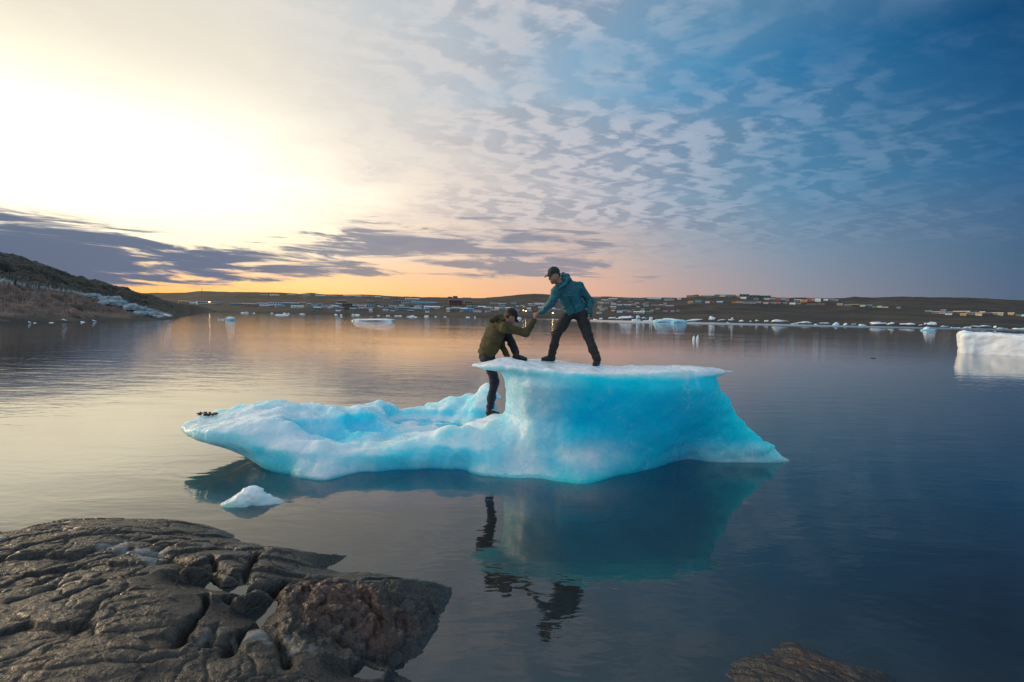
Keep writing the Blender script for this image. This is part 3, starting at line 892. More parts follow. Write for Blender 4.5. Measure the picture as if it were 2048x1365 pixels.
for k_, z in enumerate(ax_[2]):
    db = poly_sdf(catmull(lofted(BLK, BZ, z)), X2, Y2)
    if z > 1.2: db = db + (0.075 * rimn + 0.02) * sstep(1.2, 1.38, z)
    db = smax(db, z - ztop, 0.035)
    dl = poly_sdf(catmull(lofted(LOW, LZ, z)), X2, Y2)
    dl = smax(dl, (z - hl) * 0.8, 0.04)
    D[:, :, k_] = smin(db, dl, 0.22)
X3, Y3, Z3 = np.meshgrid(*ax_, indexing='ij')


def cap(a, b, r1, r2, X, Y, Z):
    a, b = np.asarray(a, float), np.asarray(b, float); e = b - a
    t = np.clip(((X - a[0]) * e[0] + (Y - a[1]) * e[1] + (Z - a[2]) * e[2]) / (e @ e), 0, 1)
    return np.sqrt((X - a[0] - t * e[0]) ** 2 + (Y - a[1] - t * e[1]) ** 2 + (Z - a[2] - t * e[2]) ** 2) - (r1 + (r2 - r1) * t)


def dig(px, py, Y, zc, r, k, rot=0.0):
    """hollow out an ellipsoid bowl"""
    q = at(px, py, Y); rm = max(r) + .3
    m = (np.abs(X3 - q.x) < rm) & (np.abs(Y3 - Y) < rm)
    u, v, w_ = X3[m] - q.x, Y3[m] - Y, Z3[m] - zc
    u, v = u * math.cos(rot) + v * math.sin(rot), v * math.cos(rot) - u * math.sin(rot)
    k0 = np.sqrt((u / r[0]) ** 2 + (v / r[1]) ** 2 + (w_ / r[2]) ** 2); k1 = np.sqrt((u / r[0] ** 2) ** 2 + (v / r[1] ** 2) ** 2 + (w_ / r[2] ** 2) ** 2) + 1e-6
    D[m] = smax(D[m], -(k0 * (k0 - 1) / k1), k)


dig(650, 862, 7.12, .60, (.62, .46, .44), .035, .35)
dig(735, 850, 7.62, .58, (.46, .38, .46), .03, .5)
dig(685, 880, 6.85, .62, (.36, .30, .40), .04)
dig(795, 872, 7.2, .55, (.55, .22, .30), .06, .1)
dig(832, 850, 8.85, .32, (.66, .68, .62), .05)
dig(905, 845, 8.35, .30, (.30, .20, .36), .05)
m3 = (X3 > -1.2) & (X3 < .4) & (Y3 > 8.2)
q = at(832, 850, 8.85)
m3 = (X3 > -3.2) & (X3 < -.9) & (Y3 > 7.9) & (Y3 < 9.9) & (Z3 < .4)
ee = np.sqrt(((X3[m3] - q.x) / .85) ** 2 + ((Y3[m3] - 8.85) / .8) ** 2)
D[m3] = np.minimum(D[m3], np.maximum(Z3[m3] - 0.04 - .02 * fbm(X3[m3] * 3, Y3[m3] * 3, X3[m3] * 0, 2), (ee - 1) * .6))
m3 = (X3 > -1.2) & (X3 < .4) & (Y3 > 8.2)
a_, b_ = at(972, 786, 9.5), at(1010, 800, 9.2)
D[m3] = smin(D[m3], cap(a_, b_, 0.12, 0.035, X3[m3], Y3[m3], Z3[m3]), 0.08)
# spurs on the right flank below the plate
for (px, py, Y, r1) in ((1428, 768, 6.70, 0.11), (1456, 800, 6.85, 0.08), (1545, 893, 7.05, .07)):
    q = at(px, py, Y); m3 = (np.abs(X3 - q.x) < .6) & (np.abs(Z3 - q.z) < .5)
    D[m3] = smin(D[m3], cap((q.x - .25, q.y, q.z - .02), (q.x - r1 * .25, q.y, q.z), r1 + .05, r1 * .55, X3[m3], Y3[m3], Z3[m3]), 0.06)
near = np.abs(D) < 0.3
xn, yn, zn = X3[near], Y3[near], Z3[near]
lowm = sstep(0.55, 0.0, xn) * sstep(1.2, 0.7, zn) * sstep(-4.0, -2.6, xn)
amp = 0.014 + 0.065 * lowm
nz = fbm(xn * 2.3, yn * 2.3, zn * 2.3, 2, 0.5) * amp - (1 - np.abs(fbm(xn * 1.7 + 5, yn * 1.7, zn * 2.0, 2))) * 0.09 * lowm + 0.085 * lowm
nz = nz + 0.05 * fbm(xn * 0.8, yn * 0.8, zn * 1.2, 3) + (0.010 + 0.016 * lowm) * fbm(xn * 6, yn * 6, zn * 5, 2) + 0.02 * sstep(1.6, .2, xn) * fbm(xn * 5, yn * 5, zn * 1.4 + 3, 2)
ledge = sstep(-.3, .2, xn) * sstep(1.5, .9, xn) * sstep(-.3, -.08, zn) * sstep(0.12, -.02, zn) * (yn < 6.9)
flank = sstep(2.7, 3.1, xn) * (zn > 0.05)
nz = nz + flank * .05 * fbm(xn * 4, yn * 4, zn * 4.5, 3, .6, True)
D[near] += nz - 0.20 * ledge - 0.03
V, Q = surface_nets(D, lo, HB)
nn = vnormals(V, Q)
x, y, z = V.T
ns = fbm(x * 1.3, y * 1.3, z * 1.3, 4)
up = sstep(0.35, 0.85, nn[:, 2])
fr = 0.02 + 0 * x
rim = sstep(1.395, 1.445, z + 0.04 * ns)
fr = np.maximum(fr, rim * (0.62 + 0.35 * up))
waist = sstep(1.15, 0.15, x + 0.28 * ns) * sstep(-0.9, 0.2, x) * (z > -.05)
fr = np.maximum(fr, 0.66 * waist)
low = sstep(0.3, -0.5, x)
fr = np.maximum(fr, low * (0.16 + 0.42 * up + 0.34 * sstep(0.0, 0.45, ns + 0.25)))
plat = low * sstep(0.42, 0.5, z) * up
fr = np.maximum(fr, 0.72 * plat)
bowl = np.clip(np.exp(-(((x + 2.75) / .6) ** 2 + ((y - 7.15) / .5) ** 2)) + np.exp(-(((x + 2.3) / .55) ** 2 + ((y - 7.65) / .45) ** 2)), 0, 1)
fr = np.where((x < 0) & (y < 8.5), fr * (1 - 0.8 * bowl), fr)
fr = np.maximum(fr, 0.85 * sstep(0.5, .75, z) * (y > 9.2) * low)
fl = np.exp(-(((x + 1.85) / .8) ** 4 + ((y - 8.85) / .75) ** 4)) * (z < .12)
fr = np.maximum(fr, fl)
patch = np.exp(-(((x - 1.05) / .55) ** 2 + ((z - .28) / .2) ** 2 * 1.0)) * (y < 7)
fr = np.maximum(fr, 0.75 * patch * sstep(-.35, .25, ns))
fr = np.where(z < 0.03, fr * 0.3, fr)
bot = sstep(2.2, 3.4, x) * sstep(.45, .1, z)
fr = np.maximum(fr, .4 * bot)
dirt = sstep(.12, .35, fbm(x * 7, y * 7, z * 3, 3)) * np.exp(-(((x - .72) / .16) ** 2 + ((y - 6.62) / .22) ** 2)) * (z > 1.4)
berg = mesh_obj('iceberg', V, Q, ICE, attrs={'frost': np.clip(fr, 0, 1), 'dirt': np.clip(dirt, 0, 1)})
tag(berg, 'bright blue iceberg with a flat table top and a low tail, carrying two people', 'iceberg')
BERGV = V


def top_z(x, y, zmax=9):
    d = (BERGV[:, 0] - x) ** 2 + (BERGV[:, 1] - y) ** 2
    m = (d < 0.06 ** 2) & (BERGV[:, 2] < zmax)
    return float(BERGV[m, 2].max()) if m.any() else 0.0


# small chunk floating in front
p = atz(497, 1012)
def chunk_fn(X, Y, Z):
    d = smin(cap((-.10, 0, .03), (-.02, .02, .10), .09, .085, X, Y, Z), cap((0, .02, .06), (.22, .06, -.03), .085, .06, X, Y, Z), .08)
    d = smin(d, cap((-.20, -.05, -.02), (-.08, 0, .03), .045, .07, X, Y, Z), .06)
    d = smax(d, -(np.sqrt((X + .27) ** 2 + (Y + .1) ** 2 + (Z - .14) ** 2) - .12), .03)
    return d + .035 * fbm(X * 7, Y * 7, Z * 7, 4, .55) + .012 * fbm(X * 22, Y * 22, Z * 22, 2, .5, True)
V, Q = sdf_mesh(chunk_fn, (-.42, -.3, -.2), (.42, .35, .32), .012)
o = mesh_obj('ice_chunk', V, Q, ICE, attrs={'frost': np.clip(.72 + .3 * fbm(V[:, 0] * 5, V[:, 1] * 5, V[:, 2] * 5, 3) + .3 * sstep(0, .15, V[:, 2]), 0, 1)})
o.location = p + Vector((0.0, .06, 0.0)); o.scale = (1.25, 1.15, 0.98)
tag(o, 'small clear ice chunk floating between the iceberg tail and the dark shore rock', 'ice')

# ----------------------------------------------------------------- shore rock in the foreground
OUT = [pz(-500, 1130), pz(-200, 1098), pz(0, 1082), pz(150, 1054), pz(270, 1046), pz(360, 1044), pz(430, 1054), pz(500, 1088), pz(600, 1108), pz(692, 1111), pz(650, 1132), pz(700, 1146), pz(800, 1152), pz(908, 1172), pz(885, 1215), pz(868, 1262), pz(835, 1312), pz(800, 1340), pz(840, 1400), (-.45, 2.0), (-.1, 1.2), (0.6, .4), (.5, -1.2), (-5.5, -1.2), (-6.5, 2.5)]
OUT = catmull(OUT, 3)


def polyline_d(pts, X, Y):
    d = np.full(X.shape, 1e9)
    for a, b in zip(pts, pts[1:]):
        ex, ey = b[0] - a[0], b[1] - a[1]
        t = np.clip(((X - a[0]) * ex + (Y - a[1]) * ey) / (ex * ex + ey * ey), 0, 1)
        d = np.minimum(d, np.hypot(X - a[0] - t * ex, Y - a[1] - t * ey))
    return d


def zz(*pts, z=0.18):
    return [pz(p[0] / 2.156, 1000 + p[1] / 2.156, z) for p in pts]


GROOVES = [  # points in an enlarged view of the photo, width, depth
    (zz((640, 330), (760, 350), (850, 372), (940, 385), (1050, 410)), .045, .16),
    (zz((1120, 265), (1085, 330), (1055, 405), (1035, 445)), .030, .12),
    (zz((1210, 390), (1150, 430), (1080, 455), (1040, 490), (980, 520)), .05, .24),
    (zz((1200, 420), (1185, 500), (1120, 560)), .035, .18),
    (zz((880, 520), (860, 590), (830, 690), (770, 790)), .03, .16),
    (zz((1100, 590), (1040, 660), (985, 780)), .04, .18),
    (zz((960, 560), (940, 640), (900, 760)), .02, .08),
    (zz((1430, 325), (1360, 345), (1250, 350), (1210, 390)), .03, .14),
    (zz((1110, 600), (1180, 640), (1220, 720), (1230, 790)), .03, .14),
    (zz((770, 440), (790, 500), (860, 520)), .02, .08),
    (zz((770, 440), (800, 400), (860, 380)), .02, .08),
    (zz((905, 320), (930, 350), (925, 372)), .025, .1),
    (zz((660, 325), (750, 260), (900, 225), (1110, 270)), .018, .06),
    (zz((0, 420), (130, 340), (330, 280), (560, 225), (700, 190)), .022, .07),
    (zz((240, 430), (400, 340), (560, 270), (640, 240)), .02, .06),
    (zz((150, 540), (280, 470), (400, 400), (560, 320)), .02, .06),
    (zz((260, 620), (380, 560), (520, 490), (650, 450)), .018, .05),
    (zz((60, 640), (200, 570), (330, 500)), .02, .06),
    (zz((340, 760), (430, 640), (560, 560), (700, 540), (850, 545)), .02, .05),
    (zz((0, 290), (120, 260), (260, 240)), .016, .05),
    (zz((320, 225), (380, 200), (450, 185)), .02, .06),
    (zz((1480, 390), (1570, 440), (1650, 500)), .02, .07),
    (zz((1250, 560), (1400, 600), (1560, 620), (1700, 590)), .02, .06),
]
ZP = (0.27, 0.22, 0.13)
POOLS = [zz((832, 372), (870, 362), (905, 345), (922, 368), (960, 384), (1010, 376), (1062, 368), (1042, 416), (990, 402), (930, 398), (880, 386), z=ZP[0]),
         zz((1058, 502), (1110, 476), (1192, 438), (1186, 490), (1150, 520), (1124, 556), (1108, 528), (1070, 514), z=ZP[1]),
         zz((1525, 768), (1545, 738), (1572, 718), (1610, 735), (1650, 742), (1640, 772), (1580, 780), z=ZP[2])]
nx, ny = 620, 460
gx, gy = np.meshgrid(np.linspace(-5.6, 0.5, nx), np.linspace(0.3, 5.2, ny), indexing='ij')
wx = gx + 0.05 * fbm(gx * 2.5, gy * 2.5, gx * 0 + 1, 3); wy = gy + 0.05 * fbm(gx * 2.5, gy * 2.5, gx * 0 + 7, 3)
d = -poly_sdf(OUT, wx, wy)
rise = 0.50 * (1 - np.exp(-np.maximum(d, 0) / 0.75)) + np.minimum(d, 0) * 0.6
ca, sa = math.cos(R(28)), math.sin(R(28))
su, sv2 = gx * ca + gy * sa, -gx * sa + gy * ca
h = rise + (0.06 * fbm(gx * 0.9, gy * 0.9, gx * 0 + 3, 3) + 0.022 * fbm(su * 0.9, sv2 * 3.5, gx * 0 + 5, 3, 0.5)) * sstep(0, .3, d)
rb = poly_sdf(np.array(zz((1200, 400), (1430, 330), (1960, 372), (1850, 560), (1740, 690), (1500, 720), (1240, 700), (1110, 590))), gx, gy)
rbm = sstep(0.05, -0.12, rb)
h = h - 0.13 * sstep(-.5, -1.3, gx * 0 - d) * 0
for pts, wd, dp in GROOVES:
    g = polyline_d(pts, wx, wy)
    h = h - dp * .8 * np.exp(-np.abs(g / (wd * .55)) ** 1.3) * sstep(0.0, 0.1, d) - dp * 0.14 * np.exp(-(g / (wd * 2.4)) ** 2)
rough_r = fbm(gx * 9, gy * 9, h * 9, 4, 0.6, True)
h = h + (0.004 + 0.014 * rbm) * rough_r * sstep(-.1, .1, d)
h = h + 0.011 * fbm(su * 3, sv2 * 18, gx * 0, 4, 0.65) + 0.007 * fbm(gx * 14, gy * 14, gx * 0, 4, .6)
cr = fbm(su * 0.9, sv2 * 3.6 + 0.5 * fbm(gx * 1.5, gy * 1.5, gx * 0), gx * 0 + 11, 3, 0.5)
crm = sstep(-.1, .25, fbm(gx * 1.1, gy * 1.1, gx * 0 + 15, 2))
h = h - 0.030 * np.exp(-np.abs(cr / 0.018)) * sstep(0.1, .3, d) * (1 - rbm) * crm
cr2 = fbm(su * 3.2 + 5, sv2 * 2.2, gx * 0 + 31, 3, 0.5)
h = h - 0.020 * np.exp(-np.abs(cr2 / 0.014)) * sstep(0.1, .3, d) * (1 - crm * .6)
for P_, zp in zip(POOLS, ZP):
    ps = poly_sdf(np.array(P_), gx + .015 * fbm(gx * 12, gy * 12, gx * 0, 2), gy)
    f_ = sstep(.03, -.015, ps)
    rimz = np.maximum(h, zp + .012 + .25 * np.clip(ps, 0, .05))
    nr = sstep(.06, .01, ps)
    h = h * (1 - nr) + np.where(ps > 0, np.minimum(rimz, zp + .03 + .35 * np.maximum(ps, 0)), h) * nr
    h = h * (1 - f_) + (zp - .05) * f_
    c_ = np.mean(P_, 0)
    pv_ = [(c_[0], c_[1], zp)] + [tuple(c_ + (np.array(q) - c_) * 1.12) + (zp,) for q in P_]
    tag(raw_mesh('pool_water', pv_, [(0, 1 + (i + 1) % len(P_), 1 + i) if np.cross(np.array(P_[1]) - c_, np.array(P_[0]) - c_) > 0 else (0, 1 + i, 1 + (i + 1) % len(P_)) for i in range(len(P_))], WATER), kind='structure')
keep = h > -0.7
wvx = .12 * fbm(gx * 3, gy * 3, gx * 0 + 2, 3); wvy = .12 * fbm(gx * 3, gy * 3, gx * 0 + 12, 3)
ins_ = sstep(.0, .15, d)
gap, rid, ox, oy = voronoi(su * 1.5 + wvx, sv2 * 4.2 + wvy * 2, 10)
frac = sstep(-.15, .2, fbm(gx * .9, gy * .9, gx * 0 + 33, 2))
h = h + ins_ * (1 - .8 * rbm) * ((rid - .5) * .035 + (rid - .5) * oy * .05 - .028 * np.exp(-gap / .016) * (.25 + .75 * frac))
gap, rid, ox, oy = voronoi(su * 5 + wvx * 3, sv2 * 11 + wvy * 4, 20)
h = h + ins_ * (1 - .5 * rbm) * frac * ((rid - .5) * .012 + (rid - .5) * oy * .02 - .010 * np.exp(-gap / .03))
gap, rid, ox, oy = voronoi(gx * 9 + wvx * 5, gy * 9 + wvy * 5, 30)
h = h + rbm * ((rid - .5) * .030 + (rid - .5) * ox * .07 - .012 * np.exp(-gap / .05))
gap, rid, ox, oy = voronoi(gx * 22 + wvx * 5, gy * 22 + wvy * 5, 40)
h = h + rbm * ((rid - .5) * .010 + (rid - .5) * oy * .03)
for P_, zp in zip(POOLS, ZP):
    ps = poly_sdf(np.array(P_), gx + .015 * fbm(gx * 12, gy * 12, gx * 0, 2), gy)
    h = np.where(ps < .0, np.minimum(h, zp - .02), h)
    cy_ = np.mean(np.array(P_)[:, 1])
    h = np.where((ps >= 0) & (gy < cy_), np.minimum(h, zp + .015 + .5 * ps), h)
redm = rbm * sstep(-.05, -.35, rb - 0.25 * (gy - 2.8)) * sstep(-0.2, 0.2, fbm(gx * 2, gy * 2, gx * 0 + 3) + 0.25)
wet = sstep(0.10, 0.0, h + 0.03 * fbm(gx * 3, gy * 3, gx * 0)) * 0.9
pl = sstep(0.36, 0.5, fbm(gx * 3.5, gy * 3.5, gx * 0 + 21, 4)) * sstep(.0, .3, fbm(gx * .8, gy * .8, gx * 0 + 2, 2)) * 0.6 * (1 - rbm) * sstep(.1, .2, h)
o = mesh_obj('shore_rock', np.stack([gx, gy, np.maximum(h, -0.8)], -1).reshape(-1, 3), grid_faces(nx, ny), ROCK, attrs={'red': redm.ravel(), 'wet': wet.ravel(), 'pale': pl.ravel()})
tag(o, 'large dark smooth fissured shore rock in the left foreground, with small pools', 'rock')

# low ledge breaking the water at the lower right
OUT2 = catmull([pz(1478, 1322), pz(1490, 1312), pz(1540, 1300), pz(1565, 1288), pz(1610, 1292), pz(1660, 1310), pz(1720, 1328), pz(1775, 1345), pz(1800, 1375), pz(1780, 1430), pz(1600, 1470), pz(1430, 1440), pz(1480, 1380), pz(1460, 1350)], 3)
nx, ny = 260, 220
gx, gy = np.meshgrid(np.linspace(0.7, 2.6, nx), np.linspace(1.7, 3.4, ny), indexing='ij')
d = -poly_sdf(OUT2, gx + .03 * fbm(gx * 4, gy * 4, gx * 0, 3), gy + .03 * fbm(gx * 4, gy * 4, gx * 0 + 5, 3))
ca, sa = math.cos(R(-38)), math.sin(R(-38)); su, sv2 = gx * ca + gy * sa, -gx * sa + gy * ca
h = 0.10 * (1 - np.exp(-np.maximum(d, 0) / 0.14)) + np.minimum(d, 0) * 0.45 + 0.045 * fbm(su * 2.2, sv2 * 11, gx * 0, 4, .6) * sstep(-.3, .1, d) + 0.006 * fbm(gx * 25, gy * 25, gx * 0, 3)
o = mesh_obj('shore_rock', np.stack([gx, gy, h], -1).reshape(-1, 3), grid_faces(nx, ny), ROCK, attrs={'red': (0.5 * sstep(-.1, .3, fbm(gx * 4, gy * 4, gx * 0 + 2))).ravel(), 'wet': (0.35 + 0 * gx).ravel(), 'pale': (0 * gx).ravel()})
tag(o, 'low layered rock ledge breaking the dark water at the lower right', 'rock')

# ----------------------------------------------------------------- people
class Clay:
    """round limbs melted together on a grid, meshed as one surface"""
    def __init__(s): s.ops = []

    def limb(s, pts, rad, k=0.03):
        for (a, b), (r1, r2) in zip(zip(pts, pts[1:]), zip(rad, rad[1:])):
            s.ops.append(('c', np.array(a, float), np.array(b, float), r1, r2, k))
        return s

    def slab(s, a, b, wdir, wa, da, wb, db, k=0.03):
        s.ops.append(('e', np.array(a, float), np.array(b, float), np.array(wdir, float), (wa, da, wb, db), k)); return s

    def ball(s, c, r, axes=None, k=0.02):
        s.ops.append(('b', np.array(c, float), r, axes, k)); return s

    def cut(s, pt, nrm_, k=0.006, rad=9.0):
        s.ops.append(('x', np.array(pt, float), np.array(nrm_, float), k, rad)); return s

    def cut_ball(s, c, r, axes=None, k=0.01):
        s.ops.append(('n', np.array(c, float), r, axes, k)); return s

    def build(s, name, mat, parent, h=0.008, fold=0.0, fscale=9, seed=1, attrs=None):
        P = []
        for o in s.ops:
            if o[0] in 'ce':
                m = max(o[3], o[4]) if o[0] == 'c' else max(o[4])
                P += [o[1] - m, o[1] + m, o[2] - m, o[2] + m]
            elif o[0] == 'b':
                m = max(o[2]) if hasattr(o[2], '__len__') else o[2]
                P += [o[1] - m, o[1] + m]
        P = np.array(P); lo, hi = P.min(0) - 5 * h - .02, P.max(0) + 5 * h + .02
        g = [np.arange(lo[i], hi[i] + h, h) for i in range(3)]
        D = np.full([len(q) for q in g], 0.12)
        def ell(c, r, axes, X, Y, Z):
            q = np.stack([X - c[0], Y - c[1], Z - c[2]], -1)
            if axes is not None: q = q @ np.array(axes, float).T
            r = np.array(r if hasattr(r, '__len__') else (r, r, r), float)
            k0 = np.linalg.norm(q / r, axis=-1); k1 = np.linalg.norm(q / (r * r), axis=-1) + 1e-9
            return k0 * (k0 - 1) / k1
        for o in s.ops:
            if o[0] == 'x':
                X, Y, Z = np.meshgrid(*g, indexing='ij')
                dd = (X - o[1][0]) * o[2][0] + (Y - o[1][1]) * o[2][1] + (Z - o[1][2]) * o[2][2]
                near_ = (X - o[1][0]) ** 2 + (Y - o[1][1]) ** 2 + (Z - o[1][2]) ** 2 < o[4] ** 2
                D = np.where(near_, smax(D, dd, o[3]), D); continue
            if o[0] in 'ce':
                m = (max(o[3], o[4]) if o[0] == 'c' else max(o[4])) + 0.1
                a = np.minimum(o[1], o[2]) - m; b = np.maximum(o[1], o[2]) + m
            else:
                m = (max(o[2]) if hasattr(o[2], '__len__') else o[2]) + 0.08
                a, b = o[1] - m, o[1] + m
            sl = tuple(slice(max(0, int((a[i] - lo[i]) / h)), max(1, int((b[i] - lo[i]) / h) + 2)) for i in range(3))
            X, Y, Z = np.meshgrid(*[g[i][sl[i]] for i in range(3)], indexing='ij')
            if X.size == 0: continue
            if o[0] == 'c':
                d = cap(o[1], o[2], o[3], o[4], X, Y, Z); k = o[5]
            elif o[0] == 'e':
                a, b, wd, (wa, da, wb, db), k = o[1:]
                e = b - a; L = np.linalg.norm(e); e = e / L
                wd = wd - e * (wd @ e); wd /= np.linalg.norm(wd); nd = np.cross(e, wd)
                q = np.stack([X - a[0], Y - a[1], Z - a[2]], -1)
                al = q @ e; t = np.clip(al / L, 0, 1)
                ov = al - t * L
                W = wa + (wb - wa) * t; Dp = da + (db - da) * t
                u, v = (q @ wd) / W, (q @ nd) / Dp
                r0 = np.minimum(W, Dp)
                kk = np.sqrt(u * u + v * v + (ov / r0) ** 2)
                kg = np.sqrt((u / W) ** 2 + (v / Dp) ** 2 + (ov / r0 ** 2) ** 2) + 1e-9
                d = kk * (kk - 1) / kg
                d = np.where(kk < 0.2, -r0 * .8, d)
            else:
                d = ell(o[1], o[2], o[3], X, Y, Z); k = o[4]
            if o[0] == 'n': D[sl] = smax(D[sl], -d, k)
            else: D[sl] = smin(D[sl], d, k)
        if fold:
            m = np.abs(D) < 0.06
            X, Y, Z = np.meshgrid(*g, indexing='ij')
            x, y, z = X[m], Y[m], Z[m]
            n = fbm(x * fscale + seed, y * fscale, z * fscale * 1.6, 3, .5)
            D[m] += fold * n - fold * .8 * np.exp(-(fbm(x * fscale * .7 + 3 + seed, y * fscale * .7, z * fscale * 1.3, 2) / .12) ** 2) + fold * .4
        V, Q = surface_nets(D, lo, h)
        at_ = {kk: f(V) for kk, f in (attrs or {}).items()}
        return mesh_obj(name, V, Q, mat, parent, attrs=at_)


def U(v):
    v = np.array(v, float); return v / np.linalg.norm(v)


def W(px, py, Y): return np.array(at(px, py, Y))


def rotv(v, axis, ang):
    axis = U(axis); v = np.array(v, float)
    return v * math.cos(ang) + np.cross(axis, v) * math.sin(ang) + axis * (axis @ v) * (1 - math.cos(ang))


def hand(cl, wrist, d, n, side, curls=(25, 35, 25), thumb_in=0.3, s=1.0, spread=0.06):
    """palm along d, palm side facing n, thumb on the side given"""
    d, n = U(d), U(n); n = U(n - d * (n @ d)); sd = np.cross(d, n)
    if sd @ np.array(side, float) < 0: sd = -sd
    wrist = np.array(wrist, float)
    kn = wrist + d * 0.092 * s
    cl.slab(wrist - d * .01, kn, sd, .028 * s, .019 * s, .040 * s, .015 * s, .012)
    for i, (off, L) in enumerate(((.030, .072), (.010, .082), (-.010, .076), (-.029, .060))):
        p = kn + sd * off * s - d * abs(i - 1.2) * .004 * s
        dr = U(d + sd * (1.5 - i) * spread); ang = 0; pts = [p - d * .012]
        for cdeg, fr in zip(curls, (.46, .30, .24)):
            ang += R(cdeg + 3 * i)
            v = dr * math.cos(ang) + n * math.sin(ang)
            pts.append(pts[-1] + v * L * fr * s * 1.1)
        cl.limb(pts, [.0098 * s, .0092 * s, .0085 * s, .0072 * s], .004)
    t0 = wrist + d * .028 * s + sd * .024 * s
    t1 = t0 + U(d * .65 + sd * .75 + n * thumb_in) * .042 * s
    t2 = t1 + U(d * .85 + sd * (.3 - thumb_in * .3) + n * (thumb_in * 1.3)) * .032 * s
    cl.limb([t0, t1, t2], [.0135 * s, .0115 * s, .0088 * s], .008)


def head(cl, c, fwd, up, s=1.0):
    f = U(fwd); u = U(np.array(up, float) - f * (np.array(up, float) @ f)); l = np.cross(u, f)
    c = np.array(c, float); ax = [f, l, u]
    g = lambda a, b, d: c + (f * a + l * b + u * d) * s
    cl.ball(g(-.005, 0, .025), (.098 * s, .076 * s, .098 * s), ax, .02)           # skull
    cl.ball(g(.030, 0, -.045), (.066 * s, .060 * s, .075 * s), ax, .03)           # face and jaw
    cl.ball(g(.068, 0, -.100), (.024 * s, .028 * s, .020 * s), ax, .025)          # chin
    cl.limb([g(.088, 0, .012), g(.112, 0, -.028)], [.009 * s, .0125 * s], .012)    # nose
    for q in (-1, 1):
        cl.ball(g(.108, q * .011, -.030), .009 * s, None, .006)
        cl.cut_ball(g(.100, q * .031, .010), .012 * s, None, .012)
        cl.ball(g(.083, q * .031, .009), .013 * s, None, .003)                    # eye
        cl.ball(g(-.012, q * .076, -.015), (.020 * s, .009 * s, .032 * s), ax, .006)   # ear
        cl.ball(g(.070, q * .045, -.028), (.022 * s, .018 * s, .018 * s), ax, .02)  # cheek
    cl.limb([g(.090, -.03, .028), g(.098, 0, .024), g(.090, .03, .028)], [.009 * s, .009 * s, .009 * s], .012)
    cl.limb([g(.088, -.018, -.066), g(.096, 0, -.066), g(.088, .018, -.066)], [.0065 * s, .008 * s, .0065 * s], .006)
    cl.limb([g(.084, -.016, -.079), g(.091, 0, -.079), g(.084, .016, -.079)], [.006 * s, .0085 * s, .006 * s], .006)
    def feat(V):
        q = (V - c) / s; a, b, d = q @ f, q @ l, q @ u
        eye = sum(np.exp(-(((b - e * .031) / .014) ** 2 + ((d - .010) / .008) ** 2)) for e in (-1, 1)) * (a > .05)
        brow = sum(np.exp(-(((b - e * .033) / .020) ** 2 + ((d - .031) / .006) ** 2)) for e in (-1, 1)) * (a > .05)
        stub = 0.35 * sstep(-.045, -.07, d) * sstep(-.02, .03, a) * (d > -.14) * (np.abs(b) < .1)
        return np.clip(eye * .8 + brow * .9 + stub, 0, 1)
    def lips(V):
        q = (V - c) / s; a, b, d = q @ f, q @ l, q @ u
        return np.exp(-((b / .022) ** 2 + ((d + .072) / .009) ** 2)) * (a > .07)
    return g, ax, feat, lips


def skin_mat():
    m, t, out = material('skin')
    n = t.noise(t.objco(), 30, 3)
    c = t.mix(n, (0.46, 0.25, 0.17), (0.36, 0.18, 0.12))
    c = t.mix(t.attr('lips'), c, (0.30, 0.11, 0.09))
    c = t.mix(t.attr('dark'), c, (0.05, 0.03, 0.02))
    pbsdf(t, out, Base_Color=c, Roughness=0.5, Subsurface_Weight=0.15, Subsurface_Radius=(1, .4, .2), Subsurface_Scale=0.01)
    return m


SKIN = skin_mat()
TEAL = simple_mat('teal_shell_fabric', (0.002, 0.105, 0.140), 0.55, 0.18, 5, 0.004, 60)
TEAL2 = simple_mat('blue_lining_fabric', (0.006, 0.14, 0.27), 0.6, 0.15, 5, 0.004, 60)
CHAR = simple_mat('charcoal_trouser_cloth', (0.017, 0.017, 0.019), 0.8, 0.2, 7, 0.005, 70)
OLIVE = simple_mat('olive_fleece', (0.060, 0.050, 0.018), 0.85, 0.22, 6, 0.006, 70)
NAVY = simple_mat('navy_trouser_cloth', (0.010, 0.011, 0.025), 0.8, 0.2, 7, 0.005, 70)
BLACK = simple_mat('black_rubber_leather', (0.014, 0.013, 0.013), 0.5, 0.25, 9, 0.004, 50)
CAPM = simple_mat('dark_cap_cloth', (0.016, 0.030, 0.030), 0.8, 0.25, 9, 0.003, 90)
CAPB = simple_mat('black_cap_cloth', (0.012, 0.014, 0.018), 0.8, 0.25, 9, 0.003, 90)
HAIR = simple_mat('brown_hair', (0.050, 0.026, 0.014), 0.6, 0.4, 40, 0.006, 120)
ZIPM = simple_mat('dark_zip_tape', (0.004, 0.05, 0.075), 0.5)


